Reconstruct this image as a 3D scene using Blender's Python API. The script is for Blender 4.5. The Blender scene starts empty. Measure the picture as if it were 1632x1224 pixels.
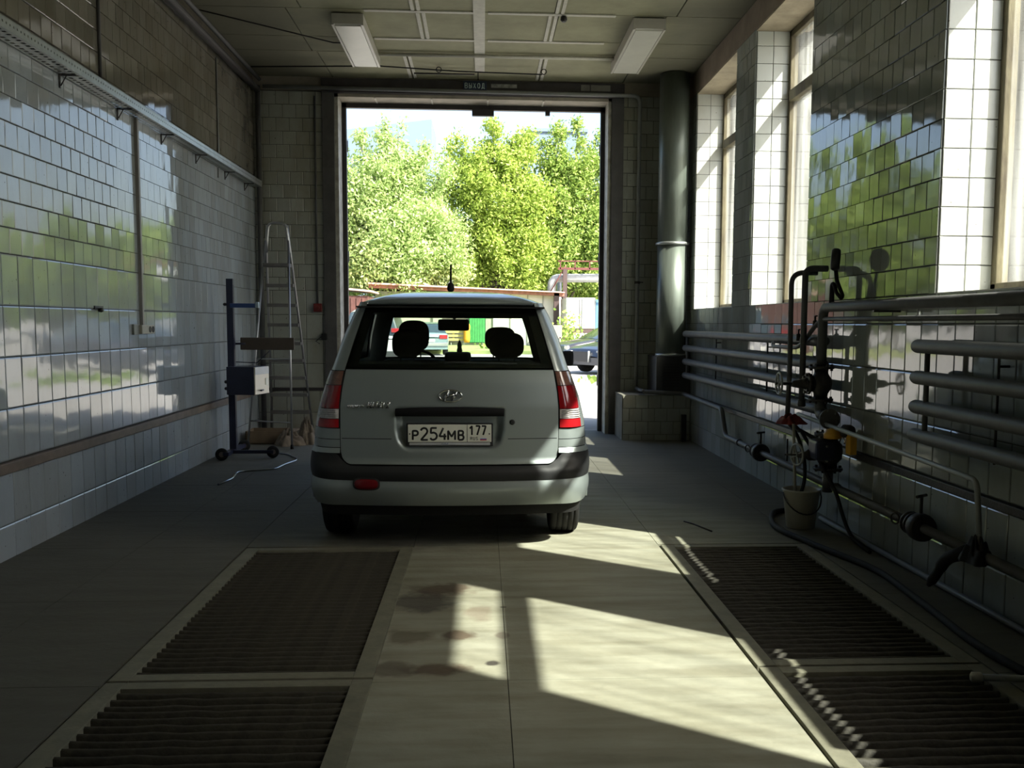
import bpy, bmesh, math, random
from mathutils import Vector, Matrix
random.seed(7)
R_ = random.Random(11)
PI = math.pi
SC = bpy.context.scene
COL = SC.collection
# ------------------------------------------------------------------ camera
CAM_Z = 1.42
def make_camera():
    cd = bpy.data.cameras.new('camera'); cam = bpy.data.objects.new('camera', cd); COL.objects.link(cam)
    cd.sensor_width = 36.0; cd.lens = 34.70
    cd.shift_x = -0.02788; cd.shift_y = 0.03002
    cd.clip_start = 0.05; cd.clip_end = 1500
    pi_, ya, ro = 0.0922, 0.0586, 0.0057
    cy, sy, cp, sp = math.cos(ya), math.sin(ya), math.cos(pi_), math.sin(pi_)
    fwd = Vector((sy*cp, cy*cp, -sp)); r0 = Vector((cy, -sy, 0)); u0 = r0.cross(fwd)
    r = math.cos(ro)*r0 + math.sin(ro)*u0; u = -math.sin(ro)*r0 + math.cos(ro)*u0
    m = Matrix((( r.x, u.x, -fwd.x, 0), (r.y, u.y, -fwd.y, 0), (r.z, u.z, -fwd.z, CAM_Z), (0, 0, 0, 1)))
    cam.matrix_world = m
    SC.camera = cam
    return r, u, fwd
CR, CU, CF = make_camera()
# ------------------------------------------------------------------ world, sun, exposure
w = bpy.data.worlds.new('world'); SC.world = w; w.use_nodes = True
nt = w.node_tree; nt.nodes.clear()
sky = nt.nodes.new('ShaderNodeTexSky'); sky.sky_type = 'NISHITA'; sky.sun_disc = False
sky.sun_elevation = math.radians(45.5); sky.sun_rotation = math.radians(128.0)
sky.air_density = 1.0; sky.dust_density = 4.0; sky.ozone_density = 1.0; sky.altitude = 150
bgn = nt.nodes.new('ShaderNodeBackground'); bgn.inputs['Strength'].default_value = 0.45
wo = nt.nodes.new('ShaderNodeOutputWorld')
nt.links.new(sky.outputs[0], bgn.inputs[0]); nt.links.new(bgn.outputs[0], wo.inputs[0])
sd = bpy.data.lights.new('sun', 'SUN'); sd.energy = 16.5; sd.color = (1.0, 0.965, 0.88); sd.angle = math.radians(0.6)
so = bpy.data.objects.new('sun', sd); COL.objects.link(so); so.location = (9, -6, 12)
so.rotation_euler = Vector((-0.550, 0.4345, -0.7133)).to_track_quat('-Z', 'Y').to_euler()
SC.view_settings.view_transform = 'Standard'
SC.view_settings.look = 'None'
SC.view_settings.exposure = 0.12
SC.view_settings.gamma = 1.0
SC.view_settings.use_curve_mapping = False
SC.cycles.max_bounces = 9; SC.cycles.diffuse_bounces = 5; SC.cycles.glossy_bounces = 5
SC.cycles.transmission_bounces = 6; SC.cycles.transparent_max_bounces = 12
SC.cycles.use_denoising = True
SC.cycles.sample_clamp_indirect = 8.0
SC.cycles.caustics_reflective = False; SC.cycles.caustics_refractive = False
# ------------------------------------------------------------------ materials
MATS = {}
def mat(name, col, rough=0.6, metal=0.0, var=0.12, scale=6.0, bump=0.0, bscale=40.0, col2=None, spec=0.5, coat=0.0, stretch=None):
    """procedural: base colour broken up by noise, optional bump"""
    if name in MATS: return MATS[name]
    m = bpy.data.materials.new(name); m.use_nodes = True; n = m.node_tree; b = n.nodes['Principled BSDF']
    b.inputs['Roughness'].default_value = rough; b.inputs['Metallic'].default_value = metal
    b.inputs['Specular IOR Level'].default_value = spec
    b.inputs['Coat Weight'].default_value = coat; b.inputs['Coat Roughness'].default_value = 0.08
    tc = n.nodes.new('ShaderNodeTexCoord'); src = tc.outputs['Object']
    if stretch:
        mp = n.nodes.new('ShaderNodeMapping'); mp.inputs['Scale'].default_value = stretch
        n.links.new(src, mp.inputs[0]); src = mp.outputs[0]
    nz = n.nodes.new('ShaderNodeTexNoise'); nz.inputs['Scale'].default_value = scale; nz.inputs['Detail'].default_value = 6
    nz.inputs['Roughness'].default_value = 0.65
    n.links.new(src, nz.inputs['Vector'])
    cr = n.nodes.new('ShaderNodeValToRGB'); cr.color_ramp.elements[0].position = 0.3; cr.color_ramp.elements[1].position = 0.72
    c2 = col2 if col2 else tuple(max(0, c*(1-var)) for c in col)
    c1 = col if col2 else tuple(min(1, c*(1+var)) for c in col)
    cr.color_ramp.elements[0].color = (*c2, 1); cr.color_ramp.elements[1].color = (*c1, 1)
    n.links.new(nz.outputs[0], cr.inputs[0]); n.links.new(cr.outputs[0], b.inputs['Base Color'])
    if bump > 0:
        n2 = n.nodes.new('ShaderNodeTexNoise'); n2.inputs['Scale'].default_value = bscale; n2.inputs['Detail'].default_value = 5
        n.links.new(src, n2.inputs['Vector'])
        bp = n.nodes.new('ShaderNodeBump'); bp.inputs['Strength'].default_value = bump; bp.inputs['Distance'].default_value = 0.01
        n.links.new(n2.outputs[0], bp.inputs['Height']); n.links.new(bp.outputs[0], b.inputs['Normal'])
    MATS[name] = m
    return m
def N(m): return m.node_tree.nodes, m.node_tree.links
def glazed_tile(name, ca, cb, cc, rough=0.02, wav=0.13, dirt=0.5):
    """glazed ceramic: colour differs from tile to tile, slow waviness in the glaze, soot and splashes"""
    m = bpy.data.materials.new(name); m.use_nodes = True; nn, ll = N(m); b = nn['Principled BSDF']
    oi = nn.new('ShaderNodeObjectInfo'); ge = nn.new('ShaderNodeNewGeometry')
    ad = nn.new('ShaderNodeMath'); ad.operation = 'ADD'; ll.new(oi.outputs['Random'], ad.inputs[0]); ll.new(ge.outputs['Random Per Island'], ad.inputs[1])
    fr = nn.new('ShaderNodeMath'); fr.operation = 'FRACT'; ll.new(ad.outputs[0], fr.inputs[0])
    cr = nn.new('ShaderNodeValToRGB'); e = cr.color_ramp.elements
    e[0].position = 0; e[0].color = (*ca, 1); e[1].position = 1; e[1].color = (*cc, 1); x = e.new(0.55); x.color = (*cb, 1)
    ll.new(fr.outputs[0], cr.inputs[0])
    pos = ge.outputs['Position']
    nz = nn.new('ShaderNodeTexNoise'); nz.inputs['Scale'].default_value = 1.3; nz.inputs['Detail'].default_value = 7; nz.inputs['Roughness'].default_value = 0.7
    mp = nn.new('ShaderNodeMapping'); mp.inputs['Scale'].default_value = (1, 1, 0.45); ll.new(pos, mp.inputs[0]); ll.new(mp.outputs[0], nz.inputs['Vector'])
    r2 = nn.new('ShaderNodeValToRGB'); r2.color_ramp.elements[0].position = 0.42; r2.color_ramp.elements[1].position = 0.68
    ll.new(nz.outputs[0], r2.inputs[0])
    mx = nn.new('ShaderNodeMix'); mx.data_type = 'RGBA'; mx.blend_type = 'MULTIPLY'
    mf = nn.new('ShaderNodeMath'); mf.operation = 'MULTIPLY'; mf.inputs[1].default_value = dirt
    ll.new(r2.outputs[0], mf.inputs[0]); ll.new(mf.outputs[0], mx.inputs[0]); ll.new(cr.outputs[0], mx.inputs[6]); mx.inputs[7].default_value = (0.62, 0.55, 0.44, 1)
    # small dark chips
    sp = nn.new('ShaderNodeTexNoise'); sp.inputs['Scale'].default_value = 38; sp.inputs['Detail'].default_value = 2
    ll.new(pos, sp.inputs['Vector'])
    r3 = nn.new('ShaderNodeValToRGB'); r3.color_ramp.elements[0].position = 0.22; r3.color_ramp.elements[0].color = (0.25, 0.22, 0.18, 1); r3.color_ramp.elements[1].position = 0.27
    ll.new(sp.outputs[0], r3.inputs[0])
    m2 = nn.new('ShaderNodeMix'); m2.data_type = 'RGBA'; m2.blend_type = 'MULTIPLY'; m2.inputs[0].default_value = 1
    ll.new(mx.outputs[2], m2.inputs[6]); ll.new(r3.outputs[0], m2.inputs[7]); ll.new(m2.outputs[2], b.inputs['Base Color'])
    # roughness from dust
    mr = nn.new('ShaderNodeMapRange'); mr.inputs['To Min'].default_value = rough; mr.inputs['To Max'].default_value = rough + 0.07
    ll.new(nz.outputs[0], mr.inputs[0]); ll.new(mr.outputs[0], b.inputs['Roughness'])
    wv = nn.new('ShaderNodeTexNoise'); wv.inputs['Scale'].default_value = 7; wv.inputs['Detail'].default_value = 1.5
    ll.new(pos, wv.inputs['Vector'])
    bp = nn.new('ShaderNodeBump'); bp.inputs['Strength'].default_value = wav; bp.inputs['Distance'].default_value = 0.006
    ll.new(wv.outputs[0], bp.inputs['Height']); ll.new(bp.outputs[0], b.inputs['Normal'])
    b.inputs['Specular IOR Level'].default_value = 0.6
    return m
def glass_mat(name, tint, fac=0.9, rough=0.03, dirty=0.0, dcol=(0.7, 0.72, 0.68), refl=(1,1,1)):
    """thin pane: tinted see-through + fresnel reflection, optional film of dirt"""
    m = bpy.data.materials.new(name); m.use_nodes = True; nn, ll = N(m); nn.clear()
    out = nn.new('ShaderNodeOutputMaterial'); tr = nn.new('ShaderNodeBsdfTransparent'); tr.inputs[0].default_value = (*tint, 1)
    gl = nn.new('ShaderNodeBsdfGlossy'); gl.inputs['Roughness'].default_value = rough; gl.inputs[0].default_value = (*refl, 1)
    lf = nn.new('ShaderNodeLayerWeight'); pw = nn.new('ShaderNodeMath'); pw.operation = 'POWER'; pw.inputs[1].default_value = 5
    lw = nn.new('ShaderNodeMath'); lw.operation = 'MULTIPLY_ADD'; lw.inputs[1].default_value = .9; lw.inputs[2].default_value = .03
    ll.new(lf.outputs['Facing'], pw.inputs[0]); ll.new(pw.outputs[0], lw.inputs[0]); lf.inputs['Blend'].default_value = .5
    mx = nn.new('ShaderNodeMixShader'); ll.new(lw.outputs[0], mx.inputs[0]); ll.new(tr.outputs[0], mx.inputs[1]); ll.new(gl.outputs[0], mx.inputs[2])
    last = mx.outputs[0]
    if dirty > 0:
        tc = nn.new('ShaderNodeTexCoord'); mp = nn.new('ShaderNodeMapping'); mp.inputs['Scale'].default_value = (1, 5.0, .45)
        nz = nn.new('ShaderNodeTexNoise'); nz.inputs['Scale'].default_value = 1.7; nz.inputs['Detail'].default_value = 5
        ll.new(tc.outputs['Object'], mp.inputs[0]); ll.new(mp.outputs[0], nz.inputs['Vector'])
        mr = nn.new('ShaderNodeMapRange'); mr.inputs[1].default_value = 0.35; mr.inputs[2].default_value = 0.7
        mr.inputs[3].default_value = dirty*0.2; mr.inputs[4].default_value = dirty*2.6
        ll.new(nz.outputs[0], mr.inputs[0])
        df = nn.new('ShaderNodeBsdfDiffuse'); df.inputs[0].default_value = (*dcol, 1)
        tl = nn.new('ShaderNodeBsdfTranslucent'); tl.inputs[0].default_value = (*dcol, 1)
        dm = nn.new('ShaderNodeMixShader'); dm.inputs[0].default_value = 0.6; ll.new(df.outputs[0], dm.inputs[1]); ll.new(tl.outputs[0], dm.inputs[2])
        m3 = nn.new('ShaderNodeMixShader'); ll.new(mr.outputs[0], m3.inputs[0]); ll.new(last, m3.inputs[1]); ll.new(dm.outputs[0], m3.inputs[2]); last = m3.outputs[0]
    ll.new(last, out.inputs[0])
    return m
M = {}
M['tile_left'] = glazed_tile('glazed_tile_white', (.43, .48, .52), (.39, .42, .43), (.47, .52, .56), dirt=.45)
M['tile_high'] = glazed_tile('glazed_tile_soot_shade', (.21, .20, .165), (.18, .17, .14), (.25, .235, .20), dirt=.6)  # upper left wall: shade under the ceiling and some soot mixed into the colour
M['tile_end'] = glazed_tile('glazed_tile_end', (.38, .40, .36), (.33, .34, .29), (.43, .45, .40), rough=.2, dirt=.7)
M['tile_right'] = glazed_tile('glazed_tile_right', (.33, .37, .36), (.28, .30, .28), (.38, .41, .40), dirt=.5)
M['tile_reveal'] = glazed_tile('glazed_tile_reveal', (.66, .68, .66), (.60, .63, .60), (.70, .72, .70), rough=.15, dirt=.35)
M['grout'] = mat('grout', (.055, .052, .045), .95, var=.4)
M['plaster'] = mat('wall_plaster', (.26, .23, .18), .9, var=.25, scale=3, bump=.25)
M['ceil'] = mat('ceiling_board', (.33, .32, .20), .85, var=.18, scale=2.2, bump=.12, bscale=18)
M['ceil_dark'] = mat('ceiling_board_dark', (.12, .117, .088), .85, var=.2, scale=2.2, bump=.12, bscale=18)
def darken_ceiling_sides():  # board colour gets darker toward both side walls, edge broken by noise
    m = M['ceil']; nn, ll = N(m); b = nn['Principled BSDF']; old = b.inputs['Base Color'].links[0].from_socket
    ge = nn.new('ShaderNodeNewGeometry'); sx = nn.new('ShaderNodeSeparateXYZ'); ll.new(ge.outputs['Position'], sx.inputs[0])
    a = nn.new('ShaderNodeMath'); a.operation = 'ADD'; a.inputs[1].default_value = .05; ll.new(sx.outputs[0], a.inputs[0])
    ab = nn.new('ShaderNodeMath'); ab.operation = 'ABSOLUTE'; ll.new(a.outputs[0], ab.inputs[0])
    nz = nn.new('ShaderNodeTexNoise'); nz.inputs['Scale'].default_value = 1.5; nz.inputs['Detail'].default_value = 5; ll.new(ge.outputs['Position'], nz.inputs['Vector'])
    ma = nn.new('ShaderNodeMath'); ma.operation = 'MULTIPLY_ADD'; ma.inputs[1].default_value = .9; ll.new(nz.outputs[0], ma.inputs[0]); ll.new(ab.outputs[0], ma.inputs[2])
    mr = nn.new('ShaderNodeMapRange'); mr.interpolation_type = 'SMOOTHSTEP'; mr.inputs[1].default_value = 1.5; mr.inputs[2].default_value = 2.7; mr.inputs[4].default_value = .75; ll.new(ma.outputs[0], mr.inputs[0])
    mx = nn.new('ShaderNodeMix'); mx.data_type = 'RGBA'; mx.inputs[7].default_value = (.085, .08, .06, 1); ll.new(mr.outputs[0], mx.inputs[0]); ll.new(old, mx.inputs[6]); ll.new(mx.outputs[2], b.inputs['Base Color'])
darken_ceiling_sides()
M['batten'] = mat('batten_paint', (.60, .58, .50), .7, var=.12, scale=14)
M['ceil_gap'] = mat('ceiling_gap', (.05, .045, .035), .9)
M['dark_steel'] = mat('dark_painted_steel', (.045, .04, .04), .5, metal=.2, var=.3)
M['door_steel'] = mat('door_frame_steel', (.085, .082, .08), .55, var=.25, scale=5)
M['pale_paint'] = mat('peeling_pale_paint', (.52, .52, .46), .7, col2=(.24, .22, .18), scale=9, bump=.3)
M['pipe'] = mat('grey_pipe_paint', (.085, .085, .085), .55, var=.2, scale=10, bump=.08)
M['pipe_dark'] = mat('dark_iron', (.035, .03, .028), .5, metal=.3, var=.4, scale=15, bump=.3, bscale=60)
M['pipe_light'] = mat('light_pipe_paint', (.30, .31, .30), .45, var=.15)
M['galv'] = mat('galvanised_steel', (.42, .44, .43), .38, metal=.75, var=.15, scale=12)
M['alu'] = mat('aluminium_tube', (.42, .42, .42), .3, metal=.9, var=.1)
M['alu_dull'] = mat('dull_step_metal', (.20, .19, .18), .5, metal=.6, var=.2)
M['rubber'] = mat('black_rubber', (.014, .014, .014), .75, var=.3, scale=20, spec=.3)
M['black_plastic'] = mat('black_plastic', (.02, .02, .022), .45, var=.2)
M['frame_wood'] = mat('old_window_frame', (.20, .175, .10), .7, col2=(.06, .045, .028), scale=7, bump=.3, stretch=(1, 1, .3))
M['white_box'] = mat('white_enamel', (.52, .50, .44), .4, var=.08)
M['diffuser'] = mat('lamp_diffuser', (.62, .61, .54), .35, var=.06, scale=4)
M['duct'] = mat('duct_sheet', (.20, .235, .205), .4, metal=.35, col2=(.10, .115, .095), scale=4, bump=.1, stretch=(1, 1, .12))
M['cardboard'] = mat('cardboard', (.20, .145, .09), .9, var=.2)
M['brown_board'] = mat('brown_board', (.085, .065, .05), .75, var=.2)
M['rag'] = mat('rag_cloth', (.30, .25, .19), .95, col2=(.14, .11, .085), scale=16, bump=.5)
M['blue_paint'] = mat('blue_paint', (.03, .07, .22), .4, var=.2)
M['navy_steel'] = mat('navy_steel', (.022, .025, .055), .35, var=.2)
M['red_plastic'] = mat('red_plastic', (.15, .018, .016), .4, var=.1)
M['red_cloth'] = mat('red_cloth', (.16, .018, .015), .9, var=.4, scale=20)
M['yellow_cast'] = mat('yellow_paint', (.62, .33, .03), .45, var=.2)
M['bucket'] = mat('bucket_plastic', (.44, .42, .35), .45, var=.12)
M['window_glass'] = glass_mat('window_glass', (.93, .95, .93), dirty=.08, dcol=(.85, .87, .84))
# ------------------------------------------------------------------ mesh helpers
class MB:
    def __init__(s): s.v = []; s.f = []; s.sm = []
    def quad(s, a, b, c, d, smooth=False):
        i = len(s.v); s.v += [tuple(a), tuple(b), tuple(c), tuple(d)]; s.f.append((i, i+1, i+2, i+3)); s.sm.append(smooth); return s
    def box(s, x0, x1, y0, y1, z0, z1, rot=0.0, piv=None, bev=0.0):
        if bev > 0:
            bm = bmesh.new(); bmesh.ops.create_cube(bm, size=1)
            for v in bm.verts: v.co = Vector(((x0+x1)/2+v.co.x*(x1-x0), (y0+y1)/2+v.co.y*(y1-y0), (z0+z1)/2+v.co.z*(z1-z0)))
            bmesh.ops.bevel(bm, geom=bm.edges[:], offset=bev, segments=2, affect='EDGES', profile=.6)
            if rot:
                p = Vector((piv[0], piv[1], 0)) if piv else Vector(((x0+x1)/2, (y0+y1)/2, 0)); bmesh.ops.rotate(bm, cent=p, matrix=Matrix.Rotation(rot, 3, 'Z'), verts=bm.verts)
            return s.addbm(bm)
        c = [(x, y, z) for z in (z0, z1) for y in (y0, y1) for x in (x0, x1)]
        if rot:
            px, py = (piv[0], piv[1]) if piv else ((x0+x1)/2, (y0+y1)/2); ca, sa = math.cos(rot), math.sin(rot)
            c = [(px+(x-px)*ca-(y-py)*sa, py+(x-px)*sa+(y-py)*ca, z) for x, y, z in c]
        i = len(s.v); s.v += c
        for q in ((0, 2, 3, 1), (4, 5, 7, 6), (0, 1, 5, 4), (2, 6, 7, 3), (0, 4, 6, 2), (1, 3, 7, 5)):
            s.f.append(tuple(i+k for k in q)); s.sm.append(False)
        return s
    def addbm(s, bm, smooth=False):
        i = len(s.v); bm.verts.index_update()
        s.v += [tuple(v.co) for v in bm.verts]
        for f in bm.faces: s.f.append(tuple(i+v.index for v in f.verts)); s.sm.append(smooth)
        bm.free(); return s
    def tube(s, pts, r, n=12, bend=0.0, cap=True, seg=5):
        """round bar along points, corners rounded with radius bend; r number or list (per input point)"""
        P = [Vector(p) for p in pts]; RR = r if isinstance(r, (list, tuple)) else [r]*len(P)
        Q = [P[0]]; QR = [RR[0]]
        for k in range(1, len(P)-1):
            a, b, c = P[k-1], P[k], P[k+1]; d1 = (a-b); d2 = (c-b); t = min(bend, d1.length*.49, d2.length*.49)
            if bend > 0 and d1.normalized().dot(d2.normalized()) > -0.999:
                p0 = b+d1.normalized()*t; p1 = b+d2.normalized()*t
                for j in range(seg+1):
                    u = j/seg; Q.append((1-u)**2*p0+2*u*(1-u)*b+u*u*p1); QR.append(RR[k])
            else: Q.append(b); QR.append(RR[k])
        Q.append(P[-1]); QR.append(RR[-1])
        T = []
        for k in range(len(Q)):
            a = Q[max(0, k-1)]; b = Q[min(len(Q)-1, k+1)]; d = (b-a); T.append(d.normalized() if d.length > 1e-9 else Vector((0, 0, 1)))
        up = Vector((0, 0, 1)) if abs(T[0].z) < .9 else Vector((1, 0, 0))
        nrm = T[0].cross(up).normalized(); i0 = len(s.v)
        for k, q in enumerate(Q):
            if k: 
                nrm = nrm - T[k]*nrm.dot(T[k]); 
                nrm = nrm.normalized() if nrm.length > 1e-6 else T[k].orthogonal().normalized()
            bn = T[k].cross(nrm)
            for j in range(n):
                a = 2*PI*j/n; s.v.append(tuple(q+QR[k]*(math.cos(a)*nrm+math.sin(a)*bn)))
        for k in range(len(Q)-1):
            for j in range(n):
                a = i0+k*n+j; b = i0+k*n+(j+1) % n; s.f.append((a, b, b+n, a+n)); s.sm.append(True)
        if cap:
            s.f.append(tuple(i0+j for j in reversed(range(n)))); s.sm.append(False)
            e = i0+(len(Q)-1)*n; s.f.append(tuple(e+j for j in range(n))); s.sm.append(False)
        return s
    def lathe(s, prof, o, ax=(0, 0, 1), n=24, cap=True):
        """prof: (radius, height) list along axis from o"""
        o = Vector(o); ax = Vector(ax).normalized(); u = ax.orthogonal().normalized(); v = ax.cross(u); i0 = len(s.v)
        for r, h in prof:
            for j in range(n):
                a = 2*PI*j/n; s.v.append(tuple(o+ax*h+max(r, 1e-4)*(math.cos(a)*u+math.sin(a)*v)))
        for k in range(len(prof)-1):
            for j in range(n):
                a = i0+k*n+j; b = i0+k*n+(j+1) % n; s.f.append((a, b, b+n, a+n)); s.sm.append(True)
        if cap:
            s.f.append(tuple(i0+j for j in reversed(range(n)))); s.sm.append(False)
            e = i0+(len(prof)-1)*n; s.f.append(tuple(e+j for j in range(n))); s.sm.append(False)
        return s
    def ring(s, o, ax, Rr, r, n=28, m=8):
        o = Vector(o); ax = Vector(ax).normalized(); u = ax.orthogonal().normalized(); v = ax.cross(u); i0 = len(s.v)
        for k in range(n):
            a = 2*PI*k/n; d = math.cos(a)*u+math.sin(a)*v
            for j in range(m):
                b = 2*PI*j/m; s.v.append(tuple(o+d*(Rr+r*math.cos(b))+ax*r*math.sin(b)))
        for k in range(n):
            for j in range(m):
                s.f.append((i0+k*m+j, i0+((k+1) % n)*m+j, i0+((k+1) % n)*m+(j+1) % m, i0+k*m+(j+1) % m)); s.sm.append(True)
        return s
    def grid(s, fn, nu, nv, smooth=True, keep=None):
        i0 = len(s.v)
        for i in range(nu+1):
            for j in range(nv+1): s.v.append(tuple(fn(i/nu, j/nv)))
        for i in range(nu):
            for j in range(nv):
                if keep and not keep((i+.5)/nu, (j+.5)/nv): continue
                a = i0+i*(nv+1)+j; s.f.append((a, a+nv+1, a+nv+2, a+1)); s.sm.append(smooth)
        return s
    def prism(s, poly, ax, h0, h1):
        """poly 2-D list extruded along axis 'x','y' or 'z'"""
        i0 = len(s.v); n = len(poly)
        def p3(a, b, h): return {'x': (h, a, b), 'y': (a, h, b), 'z': (a, b, h)}[ax]
        for h in (h0, h1):
            for a, b in poly: s.v.append(p3(a, b, h))
        s.f.append(tuple(i0+k for k in reversed(range(n)))); s.f.append(tuple(i0+n+k for k in range(n))); s.sm += [False, False]
        for k in range(n):
            s.f.append((i0+k, i0+(k+1) % n, i0+n+(k+1) % n, i0+n+k)); s.sm.append(False)
        return s
    def mesh(s, name, off=(0, 0, 0), fixn=True):
        me = bpy.data.meshes.new(name); ox, oy, oz = off
        me.from_pydata([(x-ox, y-oy, z-oz) for x, y, z in s.v], [], s.f)
        me.polygons.foreach_set('use_smooth', s.sm); me.update()
        if fixn and len(s.f) < 40000:
            bm = bmesh.new(); bm.from_mesh(me); bmesh.ops.recalc_face_normals(bm, faces=bm.faces[:]); bm.to_mesh(me); bm.free()
        return me
    def build(s, name, m, parent=None, label=None, fixn=True):
        off = WORG.get(parent.name, Vector((0, 0, 0))) if parent else Vector((0, 0, 0))
        me = s.mesh(name, off, fixn); me.materials.append(m)
        o = bpy.data.objects.new(name, me); COL.objects.link(o)
        if parent: o.parent = parent; WORG[o.name] = off
        if label: o['label'] = label
        return o
WORG = {}
def thing(name, label, cat, loc=(0, 0, 0), group=None):
    o = bpy.data.objects.new(name, None); COL.objects.link(o); o.location = loc; o.empty_display_size = .1
    o['label'] = label; o['category'] = cat
    if group: o['group'] = group
    WORG[o.name] = Vector(loc); return o
def tag(o, label, cat, group=None, kind=None):
    o['label'] = label; o['category'] = cat
    if group: o['group'] = group
    if kind: o['kind'] = kind
    return o
def struct(o): o['kind'] = 'structure'; return o
def stuff(o): o['kind'] = 'stuff'; return o
STROKES = {
 'P': [[(0, 0), (0, 1), (.5, 1), (.72, .93), (.8, .76), (.72, .58), (.5, .5), (0, .5)]],
 '2': [[(0, .78), (.1, .93), (.35, 1), (.62, .95), (.76, .76), (.68, .56), (.0, .0), (.8, 0)]],
 '5': [[(.74, 1), (.1, 1), (.05, .56), (.35, .62), (.65, .54), (.78, .33), (.66, .1), (.38, 0), (.12, .03), (0, .16)]],
 '4': [[(.45, 1), (0, .3), (.82, .3)], [(.6, .52), (.6, 0)]],
 'M': [[(0, 0), (0, 1), (.45, .35), (.9, 1), (.9, 0)]],
 'B': [[(0, 0), (0, 1), (.5, 1), (.68, .93), (.73, .77), (.65, .6), (.45, .53), (0, .53)], [(.45, .53), (.7, .47), (.8, .27), (.7, .06), (.5, 0), (0, 0)]],
 '1': [[(.0, .72), (.38, 1), (.38, 0)]], '7': [[(0, 1), (.72, 1), (.25, 0)]],
 'R': [[(0, 0), (0, 1), (.5, 1), (.7, .9), (.75, .76), (.68, .6), (.5, .52), (0, .52)], [(.42, .52), (.8, 0)]],
 'U': [[(0, 1), (0, .25), (.12, .05), (.38, 0), (.65, .05), (.76, .25), (.76, 1)]],
 'S': [[(.74, .84), (.55, .98), (.25, 1), (.04, .84), (.08, .62), (.6, .42), (.76, .22), (.6, .03), (.25, 0), (0, .16)]],
 'H': [[(0, 0), (0, 1)], [(.75, 0), (.75, 1)], [(0, .5), (.75, .5)]], 'Y': [[(0, 1), (.38, .5), (.76, 1)], [(.38, .5), (.38, 0)]],
 'N': [[(0, 0), (0, 1), (.75, 0), (.75, 1)]], 'D': [[(0, 0), (0, 1), (.45, 1), (.7, .8), (.76, .5), (.7, .2), (.45, 0), (0, 0)]],
 'A': [[(0, 0), (.4, 1), (.8, 0)], [(.16, .35), (.64, .35)]], 'I': [[(.1, 0), (.1, 1)]], 'T': [[(0, 1), (.76, 1)], [(.38, 1), (.38, 0)]], 'X': [[(0, 0), (.76, 1)], [(0, 1), (.76, 0)]],
 'b_': [[(0, 1), (0, 0), (.38, 0), (.52, .12), (.52, .4), (.38, .53), (0, .53)], [(.8, 0), (.8, 1)]],
 'O': [[(.38, 0), (.1, .12), (0, .5), (.1, .88), (.38, 1), (.66, .88), (.76, .5), (.66, .12), (.38, 0)]],
 'D_': [[(-.05, -.15), (-.05, .05), (.85, .05), (.85, -.15)], [(.1, .05), (.28, 1), (.7, 1), (.7, .05)]],
 '.': [[(.1, .0), (.1, .02)]] }
def stroke_part(chars, name, m, parent, x, y, z, h, pitch, w_=.8, st=.1, yaw=0.0, shear=0.0, depth=.3, each=False):
    """lettering from rounded strokes on a surface facing -y; x,z lower left corner, h height, pitch advance"""
    ca, sa = math.cos(yaw), math.sin(yaw); b = MB(); outs = []
    for k, c in enumerate(chars):
        if c == ' ': continue
        for pl_ in STROKES[c]:
            pts = []
            for a, q in pl_:
                u = k*pitch+a*h*w_+shear*q*h; pts.append((x+u*ca, y+u*sa, z+q*h))
            i0 = len(b.v); b.tube(pts, st*h/2, 8, bend=.06*h, seg=2)
            for i in range(i0, len(b.v)):
                vx, vy, vz = b.v[i]; yl = y+(vx-x)*math.tan(yaw); b.v[i] = (vx, yl+(vy-yl)*depth, vz)
        if each: outs.append(b.build(name, m, parent)); b = MB()
    return outs if each else b.build(name, m, parent)
def text_part(body, name, m, parent, loc, size, rot=(PI/2, 0, 0), extr=0.0015, sx=1.0, shear=0.0, off=0.0, label=None, align='CENTER'):
    cu = bpy.data.curves.new(name, 'FONT'); cu.body = body; cu.size = size; cu.extrude = extr; cu.align_x = align; cu.align_y = 'CENTER'
    cu.shear = shear; cu.offset = off
    t = bpy.data.objects.new('tmp_text', cu); COL.objects.link(t)
    dg = bpy.context.evaluated_depsgraph_get(); me = bpy.data.meshes.new_from_object(t.evaluated_get(dg)); bpy.data.objects.remove(t)
    me.name = name; me.materials.clear(); me.materials.append(m)
    o = bpy.data.objects.new(name, me); COL.objects.link(o); o.parent = parent
    base = WORG.get(parent.name, Vector((0, 0, 0))); o.location = Vector(loc)-base; o.rotation_euler = rot; o.scale = (sx, 1, 1)
    if label: o['label'] = label
    WORG[o.name] = base
    return o
def in_view(p):
    d = Vector(p)-Vector((0, 0, CAM_Z)); z = d.dot(CF)
    if z < .2: return False
    px = 861.5+1573*d.dot(CR)/z; py = 661-1573*d.dot(CU)/z
    return -25 < px < 1657 and -25 < py < 1249
# ------------------------------------------------------------------ room shell
XL, XR, YE, YB, ZC = -2.83, 2.55, 12.65, -2.6, 4.43
SILL, HEAD = 1.60, 4.15
def tile_field(wall, name, axis, rect, place, tilesz, m, stagger=False, seed=1, holes=(), limit_list=None, u0=0.0):
    """collect tiles of one rectangular field. place(u,v,d)->world point; d = distance proud of the wall"""
    (ua, ub, va, vb) = rect; tw, th = tilesz; out = []; rr = random.Random(seed)
    nr = int(math.ceil((vb-va)/th-1e-6))
    for r in range(nr):
        v0 = va+r*th; v1 = min(vb, v0+th)
        if v1-v0 < .02: continue
        o = (tw/2 if (stagger and r % 2) else 0)+u0
        k = math.floor((ua-o)/tw)
        while True:
            a = o+k*tw; b = a+tw; k += 1
            if a >= ub-1e-6: break
            a = max(a, ua); b = min(b, ub)
            if b-a < .02: continue
            out.append((a+.0025, b-.0025, v0+.0025, v1-.0025, rr.uniform(-1, 1), rr.uniform(-1, 1)))
    return out
TILE_MESH = {}
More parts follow.
